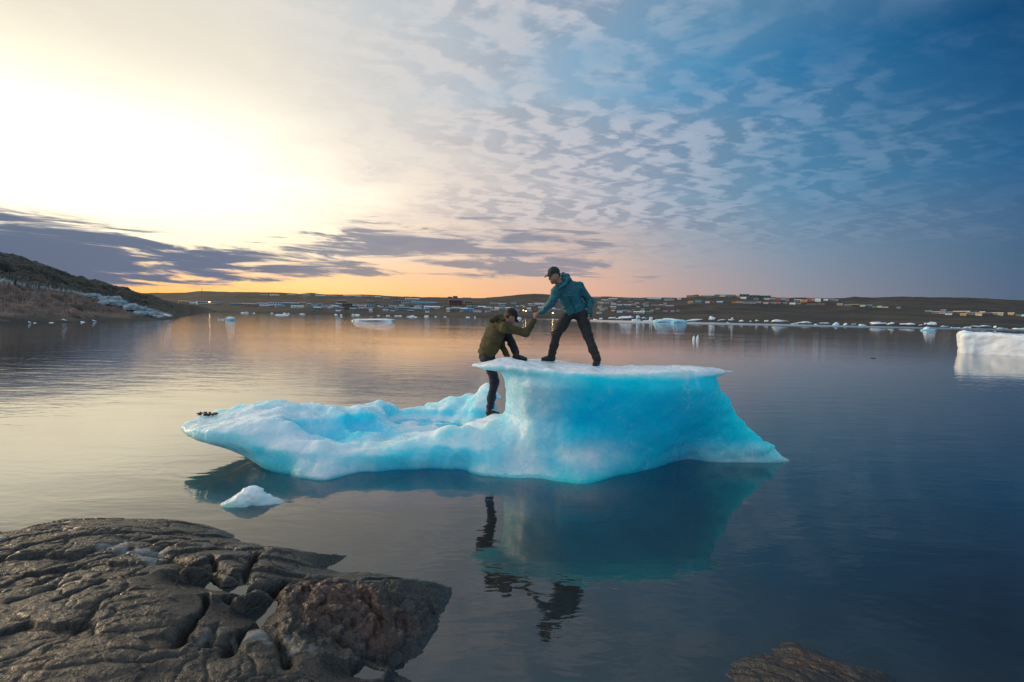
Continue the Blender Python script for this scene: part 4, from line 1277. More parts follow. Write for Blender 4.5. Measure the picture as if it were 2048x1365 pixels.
def shoe(parent, heel, toe, ankle, up=(0, 0, 1)):
    heel, toe, ankle = (np.array(v, float) for v in (heel, toe, ankle))
    u = np.array(up, float); d = U(toe - heel); L = np.linalg.norm(toe - heel); sd = np.cross(u, d)
    c = Clay()
    c.slab(heel + d * .03 + u * .045, heel + d * L * .55 + u * .045, sd, .036, .040, .044, .036, .03)
    c.slab(heel + d * L * .5 + u * .040, toe - d * .045 + u * .034, sd, .044, .034, .040, .026, .03)
    c.limb([heel + d * .05 + u * .06, ankle + u * .03], [.048, .047], .03)
    c.cut(heel + u * .012, -u)
    o = c.build('shoe', BLACK, parent, .008, .003, 16)
    c = Clay()
    c.slab(heel + d * .028 + u * .014, heel + d * L * .5 + u * .014, sd, .038, .016, .045, .016, .01)
    c.slab(heel + d * L * .5 + u * .014, toe - d * .03 + u * .014, sd, .045, .016, .038, .016, .01)
    c.cut(heel + u * .022, u); c.cut(heel - u * .002, -u)
    c.build('sole', BLACK, o, .007)
    return o


def cap_hat(parent, g, ax, mat, s=1.0):
    f, l, u = ax
    c = Clay()
    c.ball(g(-.008, 0, .048), (.106 * s, .088 * s, .098 * s), ax, .01)
    c.cut(g(0, 0, .036) , -(u * .97 + f * .0 - 0 * l) , .006)
    c.ball(g(-.008, 0, .147), (.010, .010, .006), ax, .004)
    o = c.build('cap', mat, parent, .007, .002, 14)
    c = Clay()
    for b in np.linspace(-.062, .062, 7):
        e = .175 - 9.0 * b * b
        c.limb([g(.070, b, .046), g(e - .02, b, .036 - 2.0 * b * b), g(e, b, .028 - 3.0 * b * b)], [.008, .007, .006], .012)
    c.build('brim', mat, o, .006)
    return o


# --- the man standing on the table of ice
def iceZ(p):
    return top_z(p[0], p[1])


def ground(p):
    q = np.array(p, float); q[2] = iceZ(q) - 0.006; return q


nk, hc = W(1123, 571, 7.27), W(1108.5, 552, 7.21)
pel, chest = W(1147, 621, 7.36), W(1138, 589, 7.31)
rs, re, rw = W(1113, 584, 7.20), W(1103.5, 606, 7.02), W(1081, 625.5, 7.10)
ls, le, lw = W(1158, 574, 7.38), W(1179, 603, 7.42), W(1178, 630, 7.32)
rh, rk = W(1137, 628, 7.34), W(1113, 669, 7.32)
lh, lk = W(1160, 627, 7.36), W(1176, 672, 7.20)
rheel, rtoe = ground(W(1110, 724, 7.40)), ground(W(1080, 724, 7.33))
lheel, ltoe = ground(W(1196, 730, 7.06)), ground(W(1188, 732, 6.85))
ra = rheel + U(rtoe - rheel) * .06 + np.array((0, 0, .105)); la = lheel + U(ltoe - lheel) * .06 + np.array((0, 0, .105))
fwd = U((-.80, -.50, -.30)); upv = U((-.28, -.1, .95))
wt = U(ls - rs)

body = Clay()
g, hax, feat, lips = head(body, hc, fwd, upv, .98)
body.limb([hc + np.array((.02, .01, -.03)), nk + np.array((.0, 0, -.03))], [.055, .060], .03)
body.slab(pel, chest, wt, .13, .085, .15, .095, .04)
body.limb([nk, chest], [.06, .10], .05)
for S_, E_, W_ in ((rs, re, rw), (ls, le, lw)):
    body.limb([S_ * .8 + nk * .2, E_, W_], [.048, .036, .026], .02)
for H_, K_, A_ in ((rh, rk, ra), (lh, lk, la)):
    body.limb([H_, K_, A_], [.078, .052, .038], .04)
for hl_, tl_ in ((rheel, rtoe), (lheel, ltoe)):
    dd = U(tl_ - hl_); body.limb([hl_ + dd * .06 + np.array((0, 0, .05)), tl_ - dd * .06 + np.array((0, 0, .04))], [.028, .022], .02)
# clasping hands: his right palm comes from the right, the climber's from below
hand(body, rw + U(rw - re) * .012, W(1067, 628.5, 7.12) - rw, (-.15, -.35, -1), (0, -1, .4), (50, 62, 40), .5, 1.0, .02)
hand(body, lw + np.array((0, 0, -.012)), (0.0, -.10, -1), (-1, .1, .05), (-.1, -1, 0), (35, 55, 40), .5, 1.0, .02)
standing = body.build('person', SKIN, None, .0065, attrs={'dark': feat, 'lips': lips})
tag(standing, 'person in teal hooded jacket and cap standing on top of the iceberg, reaching down', 'person')

j = Clay()
hem = pel + np.array((0, 0, .035))
j.slab(hem - U(chest - pel) * .07, hem, wt, .190, .130, .188, .128, .02)
j.slab(hem, chest, wt, .188, .128, .195, .130, .04)
j.slab(chest, (rs + ls) / 2 * .75 + nk * .25, wt, .195, .130, .165, .100, .05)
j.limb([rs, nk, ls], [.078, .080, .078], .06)
j.limb([rs, re, rw + U(re - rw) * .015], [.082, .064, .048], .035)
j.limb([ls, le, lw + U(le - lw) * .005], [.082, .068, .056], .03)
j.cut_ball(hc + np.array((0, 0, -.02)), (.085, .085, .12), hax, .01)
j.cut(hem - U(chest - pel) * .062, -U(chest - pel), .012, .26)
jacket = j.build('jacket', TEAL, standing, .008, .013, 8, 3)
c = Clay()   # cuffs
c.limb([rw + U(re - rw) * .05, rw + U(re - rw) * .012], [.046, .043], .01)
c.cut(rw + U(re - rw) * .004, U(rw - re))
c.build('cuff', TEAL, jacket, .007)
c = Clay()
c.limb([lw + U(le - lw) * .05, lw + U(le - lw) * .008], [.052, .050], .01); c.cut(lw + U(le - lw) * .0, U(lw - le))
c.build('cuff', TEAL, jacket, .007)
c = Clay()   # hood lying open round the neck, high behind the head
hp = [W(1119, 578, 7.15), W(1130, 571, 7.16), W(1136, 561, 7.20), W(1134, 553, 7.26), W(1126, 549, 7.31), W(1119, 552, 7.33)]
c.limb(hp, [.020, .030, .038, .040, .036, .026], .03)
c.limb([W(1121, 562, 7.32), W(1130, 562, 7.29), W(1141, 571, 7.32), W(1147, 578, 7.35)], [.050, .065, .070, .060], .05)
c.limb([W(1126, 553, 7.30), W(1135, 560, 7.30)], [.035, .05], .04)
c.cut_ball(hc + np.array((0, 0, -.01)), (.10, .088, .125), hax, .01)
hood = c.build('hood', TEAL, jacket, .008, .010, 10, 5)
c = Clay(); c.limb([W(1119, 577, 7.105), W(1129, 569, 7.105), W(1135, 559, 7.15)], [.012, .020, .018], .012)
c.build('hood_lining', TEAL2, hood, .007)
fr_n = U(np.cross(wt, (0, 0, 1))); fr_n = fr_n if fr_n[1] < 0 else -fr_n
c = Clay(); z0, z1 = nk + fr_n * .105 + np.array((-.015, 0, -.05)), hem + fr_n * .136 - wt * .045 + np.array((0, 0, -.05))
c.limb([z0, (z0 + z1) / 2 + fr_n * .028, z1], [.007, .007, .007], .004)
c.build('zip', ZIPM, jacket, .005)
t = Clay()
t.slab(pel + np.array((0, 0, .05)), pel + np.array((0, 0, -.03)), wt, .155, .105, .165, .110, .04)
for H_, K_, A_, k_ in ((rh, rk, ra, .0), (lh, lk, la, .0)):
    Ab = A_ + np.array((0, 0, -.015))
    t.limb([H_, (H_ + K_) / 2, K_, K_ * .45 + Ab * .55, Ab], [.100, .090, .076, .068, .066], .045)
    t.cut(Ab + U(Ab - K_) * .03, (0, 0, -1), .01)
t.build('trousers', CHAR, standing, .008, .012, 8, 9)
shoe(standing, rheel, rtoe, ra); shoe(standing, lheel, ltoe, la)
cap_hat(standing, g, hax, CAPM)
c = Clay(); c.ball(g(-.022, 0, .012), (.086, .0815, .075), hax, .01)
c.cut(g(.012, 0, 0), hax[0] * .9 - hax[2] * .45); c.cut(g(0, 0, .055), hax[2])
c.build('hair', HAIR, standing, .006, .006, 30)

# --- the climber with one foot up
pel, chest, nk, hc = W(974, 708, 7.40), W(989, 668, 7.34), W(1004, 645, 7.30), W(1020, 634, 7.24)
rs, re, rw = W(1010, 656, 7.16), W(1052, 666, 7.06), W(1068.5, 641, 7.10)
ls, le, lw = W(986, 655, 7.50), W(1003, 690, 7.50), W(1016, 715, 7.38)
rh, rk = W(976, 713, 7.36), W(989, 764, 7.34)
lh, lk = W(972, 708, 7.52), W(1014, 666, 7.55)
rheel = W(972, 844, 7.33); rheel[2] = top_z(rheel[0], rheel[1], 0.8) - .01
rtoe = W(1000, 842, 7.47); rtoe[2] = max(rheel[2] - .01, min(top_z(rtoe[0], rtoe[1], .8) - .01, rheel[2] + .06))
lheel, ltoe = ground(W(1026, 723, 7.42)), ground(W(1056, 726, 7.30))
ra = rheel + U(rtoe - rheel) * .06 + np.array((0, 0, .11)); la = lheel + U(ltoe - lheel) * .06 + np.array((0, 0, .105))
fwd = U((.66, .30, -.62)); upv = U((.62, .25, .74)); wt = U(rs - ls + np.array((0.1, 0, 0)))
body = Clay()
g, hax, feat, lips = head(body, hc, fwd, upv, .98)
body.limb([hc - np.array((.03, 0, .03)), nk - np.array((.02, 0, .03))], [.055, .06], .03)
body.slab(pel, chest, wt, .12, .085, .14, .095, .04)
body.limb([nk, chest], [.06, .10], .05)
for S_, E_, W_ in ((rs, re, rw), (ls, le, lw)):
    body.limb([S_ * .8 + nk * .2, E_, W_], [.048, .036, .026], .02)
for H_, K_, A_ in ((rh, rk, ra), (lh, lk, la)):
    body.limb([H_, K_, A_], [.075, .050, .036], .04)
for hl_, tl_ in ((rheel, rtoe), (lheel, ltoe)):
    dd = U(tl_ - hl_); body.limb([hl_ + dd * .06 + np.array((0, 0, .05)), tl_ - dd * .06 + np.array((0, 0, .04))], [.028, .022], .02)
hand(body, rw + U(rw - re) * .012, W(1069.5, 626.5, 7.11) - rw, (1, -.2, .2), (0, -1, .2), (48, 60, 40), .5, 1.0, .02)
hand(body, lw, W(1023, 721, 7.30) - lw, (-.1, 0, -1), (-.6, -.7, 0), (8, 12, 10), .0, 1.0, .08)
climber = body.build('person', SKIN, None, .0065, attrs={'dark': feat, 'lips': lips})
tag(climber, 'person in olive pullover and navy trousers climbing up, seen from behind, one foot raised', 'person')
j = Clay()
hem = pel + np.array((-.012, 0, .0))
j.slab(hem, pel * .5 + chest * .5, wt, .165, .125, .185, .135, .04)
j.slab(pel * .5 + chest * .5, chest, wt, .185, .135, .190, .128, .05)
j.slab(chest, (rs + ls) / 2 * .7 + nk * .3, wt, .190, .125, .160, .095, .05)
j.limb([rs, nk, ls], [.078, .075, .078], .06)
j.limb([rs, re, rw + U(re - rw) * .02], [.082, .062, .044], .035)
j.limb([ls, le, lw + U(le - lw) * .02], [.080, .062, .046], .03)
j.cut(hem - U(chest - pel) * .035, -U(chest - pel), .01)
pull = j.build('pullover', OLIVE, climber, .008, .012, 8, 13)
c = Clay(); c.limb([W(981, 641, 7.24), W(990, 637, 7.26), W(1000, 635, 7.30), W(1008, 640, 7.20)], [.035, .048, .048, .035], .03)
c.limb([W(982, 643, 7.34), W(996, 640, 7.38), W(1006, 638, 7.38)], [.03, .045, .04], .03)
c.build('hood', OLIVE, pull, .008, .010, 11, 3)
for E_, W_, rr_ in ((re, rw, .044), (le, lw, .045)):
    c = Clay(); dd = U(W_ - E_); c.limb([W_ - dd * .06, W_ - dd * .012], [rr_ + .001, rr_ - .006], .01); c.cut(W_ - dd * .004, dd)
    c.build('cuff', OLIVE, pull, .007)
t = Clay()
t.slab(pel + np.array((0.01, 0, .06)), pel + np.array((-.005, 0, -.05)), wt, .140, .105, .150, .110, .04)
for H_, K_, A_ in ((rh, rk, ra), (lh, lk, la)):
    Ab = A_ + U(K_ - A_) * .025
    t.limb([H_, (H_ + K_) / 2, K_, K_ * .45 + Ab * .55, Ab], [.098, .086, .074, .066, .064], .045)
    t.cut(Ab + U(Ab - K_) * .01, U(A_ - K_), .01, .14)
t.build('trousers', NAVY, climber, .008, .012, 8, 21)
shoe(climber, rheel, rtoe, ra); shoe(climber, lheel, ltoe, la)
cap_hat(climber, g, hax, CAPB)
c = Clay(); c.ball(g(-.020, 0, .005), (.088, .081, .080), hax, .01)
c.cut(g(.010, 0, 0), hax[0] * .9 - hax[2] * .3); c.cut(g(0, 0, .055), hax[2])
c.build('hair', HAIR, climber, .006, .006, 30)

# --- dark scraps on the tip of the tail
WEED = simple_mat('dark_seaweed', (0.045, 0.028, 0.020), 0.6, 0.5, 30, 0.01, 40)
WEED2 = simple_mat('dark_red_seaweed', (0.075, 0.022, 0.026), 0.6, 0.6, 25, 0.01, 40)
for (px, py, wd_, hh, mt, lab, sd_) in ((408, 834, .16, .035, WEED, 'flat brown straggle of seaweed on the left tip of the ice', 1), (424, 828, .10, .055, WEED2, 'small dark red and green tuft of seaweed beside the brown straggle on the ice', 4)):
    b = at(px, py, 7.1); r9 = random.Random(sd_)
    bz = top_z(b.x, b.y) ; c = Clay(); b = np.array((b.x, b.y, bz))
    for q in range(9):
        a0 = b + np.array((r9.uniform(-.5, .5) * wd_, r9.uniform(-.06, .06), r9.uniform(0, .15) * hh))
        a1 = a0 + np.array((r9.uniform(-.7, .7) * wd_, r9.uniform(-.05, .05), r9.uniform(.1, .9) * hh))
        c.limb([a0, (a0 + a1) / 2 + np.array((0, 0, .012)), a1], [.010, .013, .006], .008)
    o = c.build('seaweed', mt, None, .006, .006, 30)
    tag(o, lab, 'seaweed')

# ----------------------------------------------------------------- the town
PAL = {
    'white': (0.62, 0.66, 0.70), 'pale grey': (0.36, 0.39, 0.42), 'grey': (0.20, 0.22, 0.24), 'yellow': (0.52, 0.33, 0.09), 'cream': (0.56, 0.48, 0.32),
    'tan': (0.34, 0.24, 0.16), 'brown': (0.14, 0.085, 0.065), 'maroon': (0.15, 0.045, 0.045), 'red': (0.33, 0.07, 0.05), 'pink': (0.42, 0.24, 0.24),
    'bright blue': (0.06, 0.36, 0.58), 'blue': (0.13, 0.27, 0.42), 'teal': (0.12, 0.27, 0.32), 'dark teal': (0.06, 0.13, 0.16), 'green': (0.14, 0.28, 0.15), 'olive': (0.25, 0.20, 0.08), 'dark': (0.055, 0.05, 0.05), 'orange': (0.50, 0.24, 0.09),
}
PM = {k: simple_mat('paint_' + k.replace(' ', '_'), tuple(min(.75, .25 * sum(v) / 3 + .85 * c) for c in v), 0.75, 0.15, 0.3) for k, v in PAL.items()}
WINM = simple_mat('dark_window_glass', (0.025, 0.030, 0.036), 0.15, 0.2, 1)
# x0, x1, top, base, wall, roof, kind
B = [
    (359, 377, 601.5, 607, 'yellow', 'yellow', 'shed'), (381, 393, 604.5, 608, 'white', 'white', 'shed'), (398, 437, 603.5, 608.5, 'pale grey', 'white', 'hangar'),
    (462, 483, 606.5, 610, 'blue', 'grey', 'shed'), (485, 511, 606.5, 612.5, 'tan', 'pink', 'warehouse'), (516, 537, 606, 611, 'tan', 'pale grey', 'warehouse'), (520, 537, 610, 614, 'pale grey', 'white', 'shed'),
    (538, 561, 604.5, 611, 'white', 'pale grey', 'block'), (561, 596, 605.5, 609.5, 'teal', 'pale grey', 'warehouse'), (597, 610, 605, 607.5, 'yellow', 'yellow', 'shed'), (552, 568, 610, 615, 'pale grey', 'teal', 'house'), (584, 606, 611.5, 616, 'white', 'white', 'warehouse'),
    (614, 622, 607, 611, 'teal', 'pale grey', 'house'), (624, 634, 608, 614, 'pale grey', 'grey', 'house'), (636, 645, 607, 612, 'teal', 'teal', 'house'), (628, 640, 614, 619, 'grey', 'white', 'house'), (644, 655, 610, 616, 'pale grey', 'teal', 'house'),
    (656, 666, 613, 617, 'white', 'pale grey', 'house'), (664, 676, 611, 616, 'pale grey', 'white', 'house'), (672, 684, 606.5, 611, 'teal', 'pale grey', 'house'), (676, 691, 601.5, 605, 'brown', 'grey', 'house'), (685, 704, 607, 614, 'brown', 'tan', 'block'), (688, 700, 614, 620, 'brown', 'dark', 'shed'),
    (704, 716, 608, 613, 'teal', 'teal', 'house'), (714, 730, 610, 617, 'pale grey', 'pink', 'house'), (718, 730, 615, 621, 'grey', 'pale grey', 'house'), (700, 712, 616, 621, 'teal', 'pale grey', 'house'), (732, 746, 608.5, 618, 'pale grey', 'blue', 'block'), (734, 748, 602, 605, 'grey', 'grey', 'house'),
    (751, 767, 606.5, 613, 'green', 'pink', 'block'), (761, 777, 608.5, 617, 'teal', 'orange', 'block'), (778, 792, 612, 617, 'grey', 'tan', 'house'), (785, 802, 601.5, 607, 'grey', 'pale grey', 'block'), (803, 822, 600.5, 607.5, 'pale grey', 'grey', 'block'), (786, 797, 595.5, 599, 'grey', 'dark', 'house'), (811, 833, 597, 601, 'cream', 'cream', 'house'), (832, 839, 597.5, 602, 'teal', 'white', 'house'),
    (823, 873, 604, 608.5, 'bright blue', 'bright blue', 'warehouse'), (792, 818, 614, 620, 'teal', 'teal', 'warehouse'), (816, 843, 615.5, 621, 'teal', 'pale grey', 'warehouse'), (828, 842, 612.5, 617, 'white', 'white', 'tent'), (818, 828, 611, 616, 'brown', 'maroon', 'house'), (849, 879, 612.5, 618, 'white', 'white', 'warehouse'), (850, 863, 618, 622, 'blue', 'dark', 'shed'), (880, 887, 613, 616, 'teal', 'green', 'house'),
    (898, 924, 600, 609.5, 'maroon', 'tan', 'block'), (930, 945, 602, 609.5, 'olive', 'pale grey', 'block'), (896, 904, 592, 595, 'dark teal', 'dark teal', 'house'), (906, 915, 592.5, 596, 'dark teal', 'dark', 'house'), (925, 942, 595.5, 598, 'pink', 'grey', 'house'), (904, 920, 614.5, 622, 'grey', 'pale grey', 'house'), (893, 899, 616, 620, 'white', 'white', 'house'), (921, 933, 616, 623, 'blue', 'white', 'house'), (933, 946, 616.5, 623, 'bright blue', 'bright blue', 'warehouse'), (947, 963, 619, 624.5, 'white', 'red', 'warehouse'), (937, 955, 612, 615, 'dark teal', 'teal', 'house'), (956, 972, 612.5, 617, 'teal', 'white', 'house'), (966, 985, 615, 620, 'teal', 'pale grey', 'house'),
    (980, 1000, 606, 608.5, 'pale grey', 'pink', 'house'), (998, 1012, 607, 610.5, 'blue', 'pale grey', 'house'), (1022, 1033, 606, 609, 'blue', 'blue', 'house'), (990, 1008, 614.5, 618, 'pale grey', 'pink', 'house'), (1010, 1027, 615, 619, 'pale grey', 'white', 'house'), (985, 997, 619.5, 624, 'grey', 'pink', 'house'), (1027, 1038, 619, 624, 'blue', 'grey', 'house'), (1046, 1050, 612.5, 615.5, 'cream', 'cream', 'house'), (1056, 1065, 607.5, 610, 'pale grey', 'white', 'house'), (1058, 1070, 611, 614, 'grey', 'pink', 'house'), (1068, 1088, 606.5, 609.5, 'white', 'white', 'warehouse'), (1054, 1062, 616, 620, 'cream', 'white', 'house'),
    (1084, 1098, 611, 615, 'pale grey', 'grey', 'house'), (1097, 1110, 616, 620, 'pale grey', 'white', 'house'), (1108, 1122, 618, 622, 'grey', 'pink', 'house'), (1090, 1100, 619.5, 623.5, 'teal', 'green', 'house'),
    (521, 534, 589.5, 592.5, 'pale grey', 'pale grey', 'house'), (541, 557, 589.5, 592, 'white', 'white', 'house'), (575, 590, 589, 591.5, 'pale grey', 'cream', 'house'), (606, 620, 590, 592.5, 'pale grey', 'pale grey', 'house'), (632, 650, 590.5, 593.5, 'pale grey', 'white', 'house'), (656, 674, 592, 594.5, 'grey', 'pale grey', 'house'), (687, 700, 591, 594.5, 'pale grey', 'white', 'house'), (702, 712, 591, 594.5, 'teal', 'white', 'house'), (713, 723, 591.5, 595, 'pale grey', 'white', 'house'), (726, 738, 592, 595, 'pink', 'pale grey', 'house'), (741, 746, 592, 595.5, 'yellow', 'yellow', 'house'), (749, 762, 593.5, 596.5, 'grey', 'white', 'house'), (765, 780, 594.5, 598, 'pale grey', 'grey', 'house'),
    (1186, 1203, 595, 598.5, 'teal', 'blue', 'house'), (1203, 1216, 599, 602.5, 'cream', 'pale grey', 'house'), (1218, 1234, 596.8, 600, 'pale grey', 'white', 'house'), (1246, 1262, 597.2, 599.5, 'grey', 'grey', 'house'), (1268, 1290, 596.5, 600.5, 'grey', 'blue', 'block'), (1295, 1322, 596.5, 600, 'blue', 'white', 'warehouse'), (1329, 1348, 596.8, 601, 'pale grey', 'blue', 'block'), (1354, 1362, 596.5, 600, 'cream', 'cream', 'house'),
    (1201, 1206, 605, 609.5, 'yellow', 'cream', 'house'), (1206, 1218, 604.5, 608.5, 'pale grey', 'grey', 'house'), (1222, 1232, 607, 610, 'white', 'pale grey', 'house'), (1232, 1246, 609, 611.5, 'blue', 'pale grey', 'house'), (1248, 1262, 609, 612, 'pale grey', 'white', 'house'), (1263, 1272, 608, 611.5, 'grey', 'tan', 'house'), (1286, 1297, 609.5, 613.5, 'pale grey', 'grey', 'house'), (1302, 1312, 608.5, 612, 'pink', 'brown', 'house'), (1314, 1330, 610, 613.5, 'grey', 'tan', 'house'), (1332, 1347, 611, 614.5, 'grey', 'pale grey', 'house'),
    (1207, 1219, 613.5, 618, 'red', 'brown', 'house'), (1221, 1232, 612.5, 618.5, 'pink', 'pale grey', 'house'), (1200, 1208, 619, 622, 'pale grey', 'pink', 'house'), (1223, 1229, 620.5, 624, 'yellow', 'cream', 'house'), (1234, 1245, 621, 625.5, 'white', 'blue', 'house'), (1249, 1260, 620.5, 624.5, 'blue', 'blue', 'house'), (1255, 1263, 623.5, 627, 'red', 'pink', 'house'), (1267, 1279, 623, 627.5, 'pale grey', 'white', 'house'), (1280, 1289, 622, 627, 'white', 'white', 'house'), (1293, 1305, 623, 627.5, 'green', 'green', 'shed'), (1194, 1203, 623.5, 627.5, 'white', 'red', 'house'),
    (1374, 1397, 589.5, 594.5, 'tan', 'orange', 'hall'), (1402, 1412, 591.5, 594.5, 'grey', 'brown', 'house'), (1411, 1428, 590.5, 595, 'grey', 'pale grey', 'house'), (1429, 1439, 589.5, 594.5, 'teal', 'dark teal', 'house'), (1440, 1450, 589.5, 594, 'cream', 'teal', 'house'), (1451, 1464, 589.5, 595, 'teal', 'teal', 'house'), (1464, 1471, 589.5, 593.5, 'olive', 'orange', 'house'), (1474, 1480, 593.5, 597, 'red', 'pink', 'house'), (1480, 1497, 589.2, 595, 'dark teal', 'dark teal', 'block'), (1482, 1492, 594.5, 598, 'white', 'white', 'house'), (1500, 1517, 591, 596.5, 'dark teal', 'teal', 'block'), (1520, 1540, 591.8, 597, 'dark teal', 'teal', 'block'), (1508, 1516, 597.5, 600, 'grey', 'grey', 'house'), (1529, 1538, 597.5, 600, 'cream', 'white', 'house'), (1541, 1550, 596.5, 601, 'grey', 'tan', 'house'), (1551, 1560, 596, 602.5, 'red', 'brown', 'house'), (1561, 1571, 594.8, 600.5, 'bright blue', 'teal', 'house'), (1571, 1577, 596, 603, 'orange', 'red', 'house'), (1589, 1601, 599, 603.5, 'grey', 'pale grey', 'house'), (1602, 1613, 599.8, 604.8, 'orange', 'yellow', 'house'), (1614, 1622, 597, 603, 'red', 'red', 'house'), (1623, 1629, 598, 602.5, 'orange', 'pink', 'house'), (1631, 1640, 597.8, 604, 'white', 'white', 'house'), (1648, 1655, 598.5, 601.8, 'white', 'white', 'house'), (1656, 1668, 598.5, 601.5, 'blue', 'blue', 'house'), (1671, 1676, 599.5, 602.8, 'tan', 'tan', 'house'),
    (1376, 1386, 602.5, 607, 'orange', 'tan', 'house'), (1391, 1402, 602, 605.5, 'teal', 'bright blue', 'house'), (1411, 1419, 602.5, 606.5, 'white', 'pink', 'house'), (1424, 1428, 603.5, 606.5, 'red', 'red', 'house'), (1434, 1445, 603, 606.2, 'bright blue', 'white', 'house'), (1464, 1472, 603.8, 606.5, 'orange', 'red', 'house'), (1473, 1484, 603.8, 607, 'tan', 'pink', 'house'), (1487, 1510, 604, 607, 'pale grey', 'blue', 'warehouse'), (1514, 1522, 604, 607, 'grey', 'pale grey', 'house'), (1527, 1536, 604.5, 608, 'cream', 'pink', 'house'), (1541, 1552, 604.5, 608, 'grey', 'grey', 'house'), (1553, 1561, 605.5, 608.2, 'red', 'pink', 'house'), (1567, 1574, 605.5, 608.5, 'grey', 'blue', 'house'), (1580, 1590, 606, 609.2, 'white', 'white', 'house'), (1593, 1601, 606.5, 609, 'grey', 'tan', 'house'), (1615, 1630, 608, 610, 'grey', 'grey', 'house'), (1635, 1648, 608, 610.5, 'brown', 'tan', 'house'),
    (1675, 1684, 607.8, 611.5, 'tan', 'cream', 'house'), (1691, 1703, 609.5, 612, 'grey', 'pale grey', 'house'), (1705, 1716, 609, 613, 'dark', 'tan', 'house'), (1721, 1729, 609.8, 613.5, 'white', 'green', 'house'), (1734, 1743, 610, 612.8, 'blue', 'blue', 'house'), (1746, 1756, 613, 615.2, 'green', 'green', 'house'), (1756, 1763, 612.5, 615.5, 'cream', 'white', 'house'), (1764, 1775, 613.5, 616, 'pale grey', 'pink', 'house'), (1794, 1800, 614, 617, 'blue', 'grey', 'house'),
    (1852, 1862, 621, 624, 'blue', 'grey', 'house'), (1866, 1878, 623, 627, 'grey', 'pale grey', 'house'), (1880, 1889, 623.5, 628, 'pink', 'tan', 'house'), (1883, 1891, 619.5, 623, 'blue', 'blue', 'house'), (1892, 1902, 626, 630, 'white', 'blue', 'house'), (1896, 1906, 623.5, 627, 'brown', 'pink', 'house'), (1909, 1922, 622.5, 627.5, 'brown', 'cream', 'house'), (1926, 1937, 622.5, 627.5, 'yellow', 'cream', 'house'), (1922, 1931, 627, 631.5, 'yellow', 'yellow', 'house'), (1938, 1951, 624.5, 629.5, 'grey', 'grey', 'house'), (1953, 1962, 625.5, 631.5, 'cream', 'orange', 'house'), (1961, 1968, 623.5, 627.5, 'grey', 'white', 'house'), (1971, 1981, 625.5, 629, 'dark', 'grey', 'house'), (1985, 2002, 625.5, 630.5, 'cream', 'cream', 'house'), (2018, 2026, 625.5, 630.5, 'yellow', 'cream', 'house'), (2026, 2032, 627, 630.5, 'grey', 'dark teal', 'house'), (2033, 2040, 629, 632.5, 'green', 'dark teal', 'house'), (2041, 2049, 629.5, 633, 'white', 'white', 'house'),
]
rr = random.Random(3)
for q in range(84):      # the many small houses packed along the left waterfront and lower slopes
    x = rr.uniform(612, 1090); yb = rr.uniform(613, 625.5) + (x - 800) * 0.004
    wv2 = rr.uniform(5, 11)
    B.append((x, x + wv2, yb - rr.uniform(2.6, 4.4), yb, rr.choice(('pale grey', 'grey', 'white', 'teal', 'brown', 'pink', 'blue', 'tan')), rr.choice(('pale grey', 'grey', 'white', 'teal', 'dark', 'pink')), 'house'))
for q in range(34):
    x = rr.uniform(1190, 1360); yb = rr.uniform(604, 626)
    wv2 = rr.uniform(5, 9)
    B.append((x, x + wv2, yb - rr.uniform(2.4, 3.6), yb, rr.choice(('pale grey', 'grey', 'tan', 'brown', 'pink', 'blue')), rr.choice(('grey', 'tan', 'pale grey', 'dark', 'pink')), 'house'))


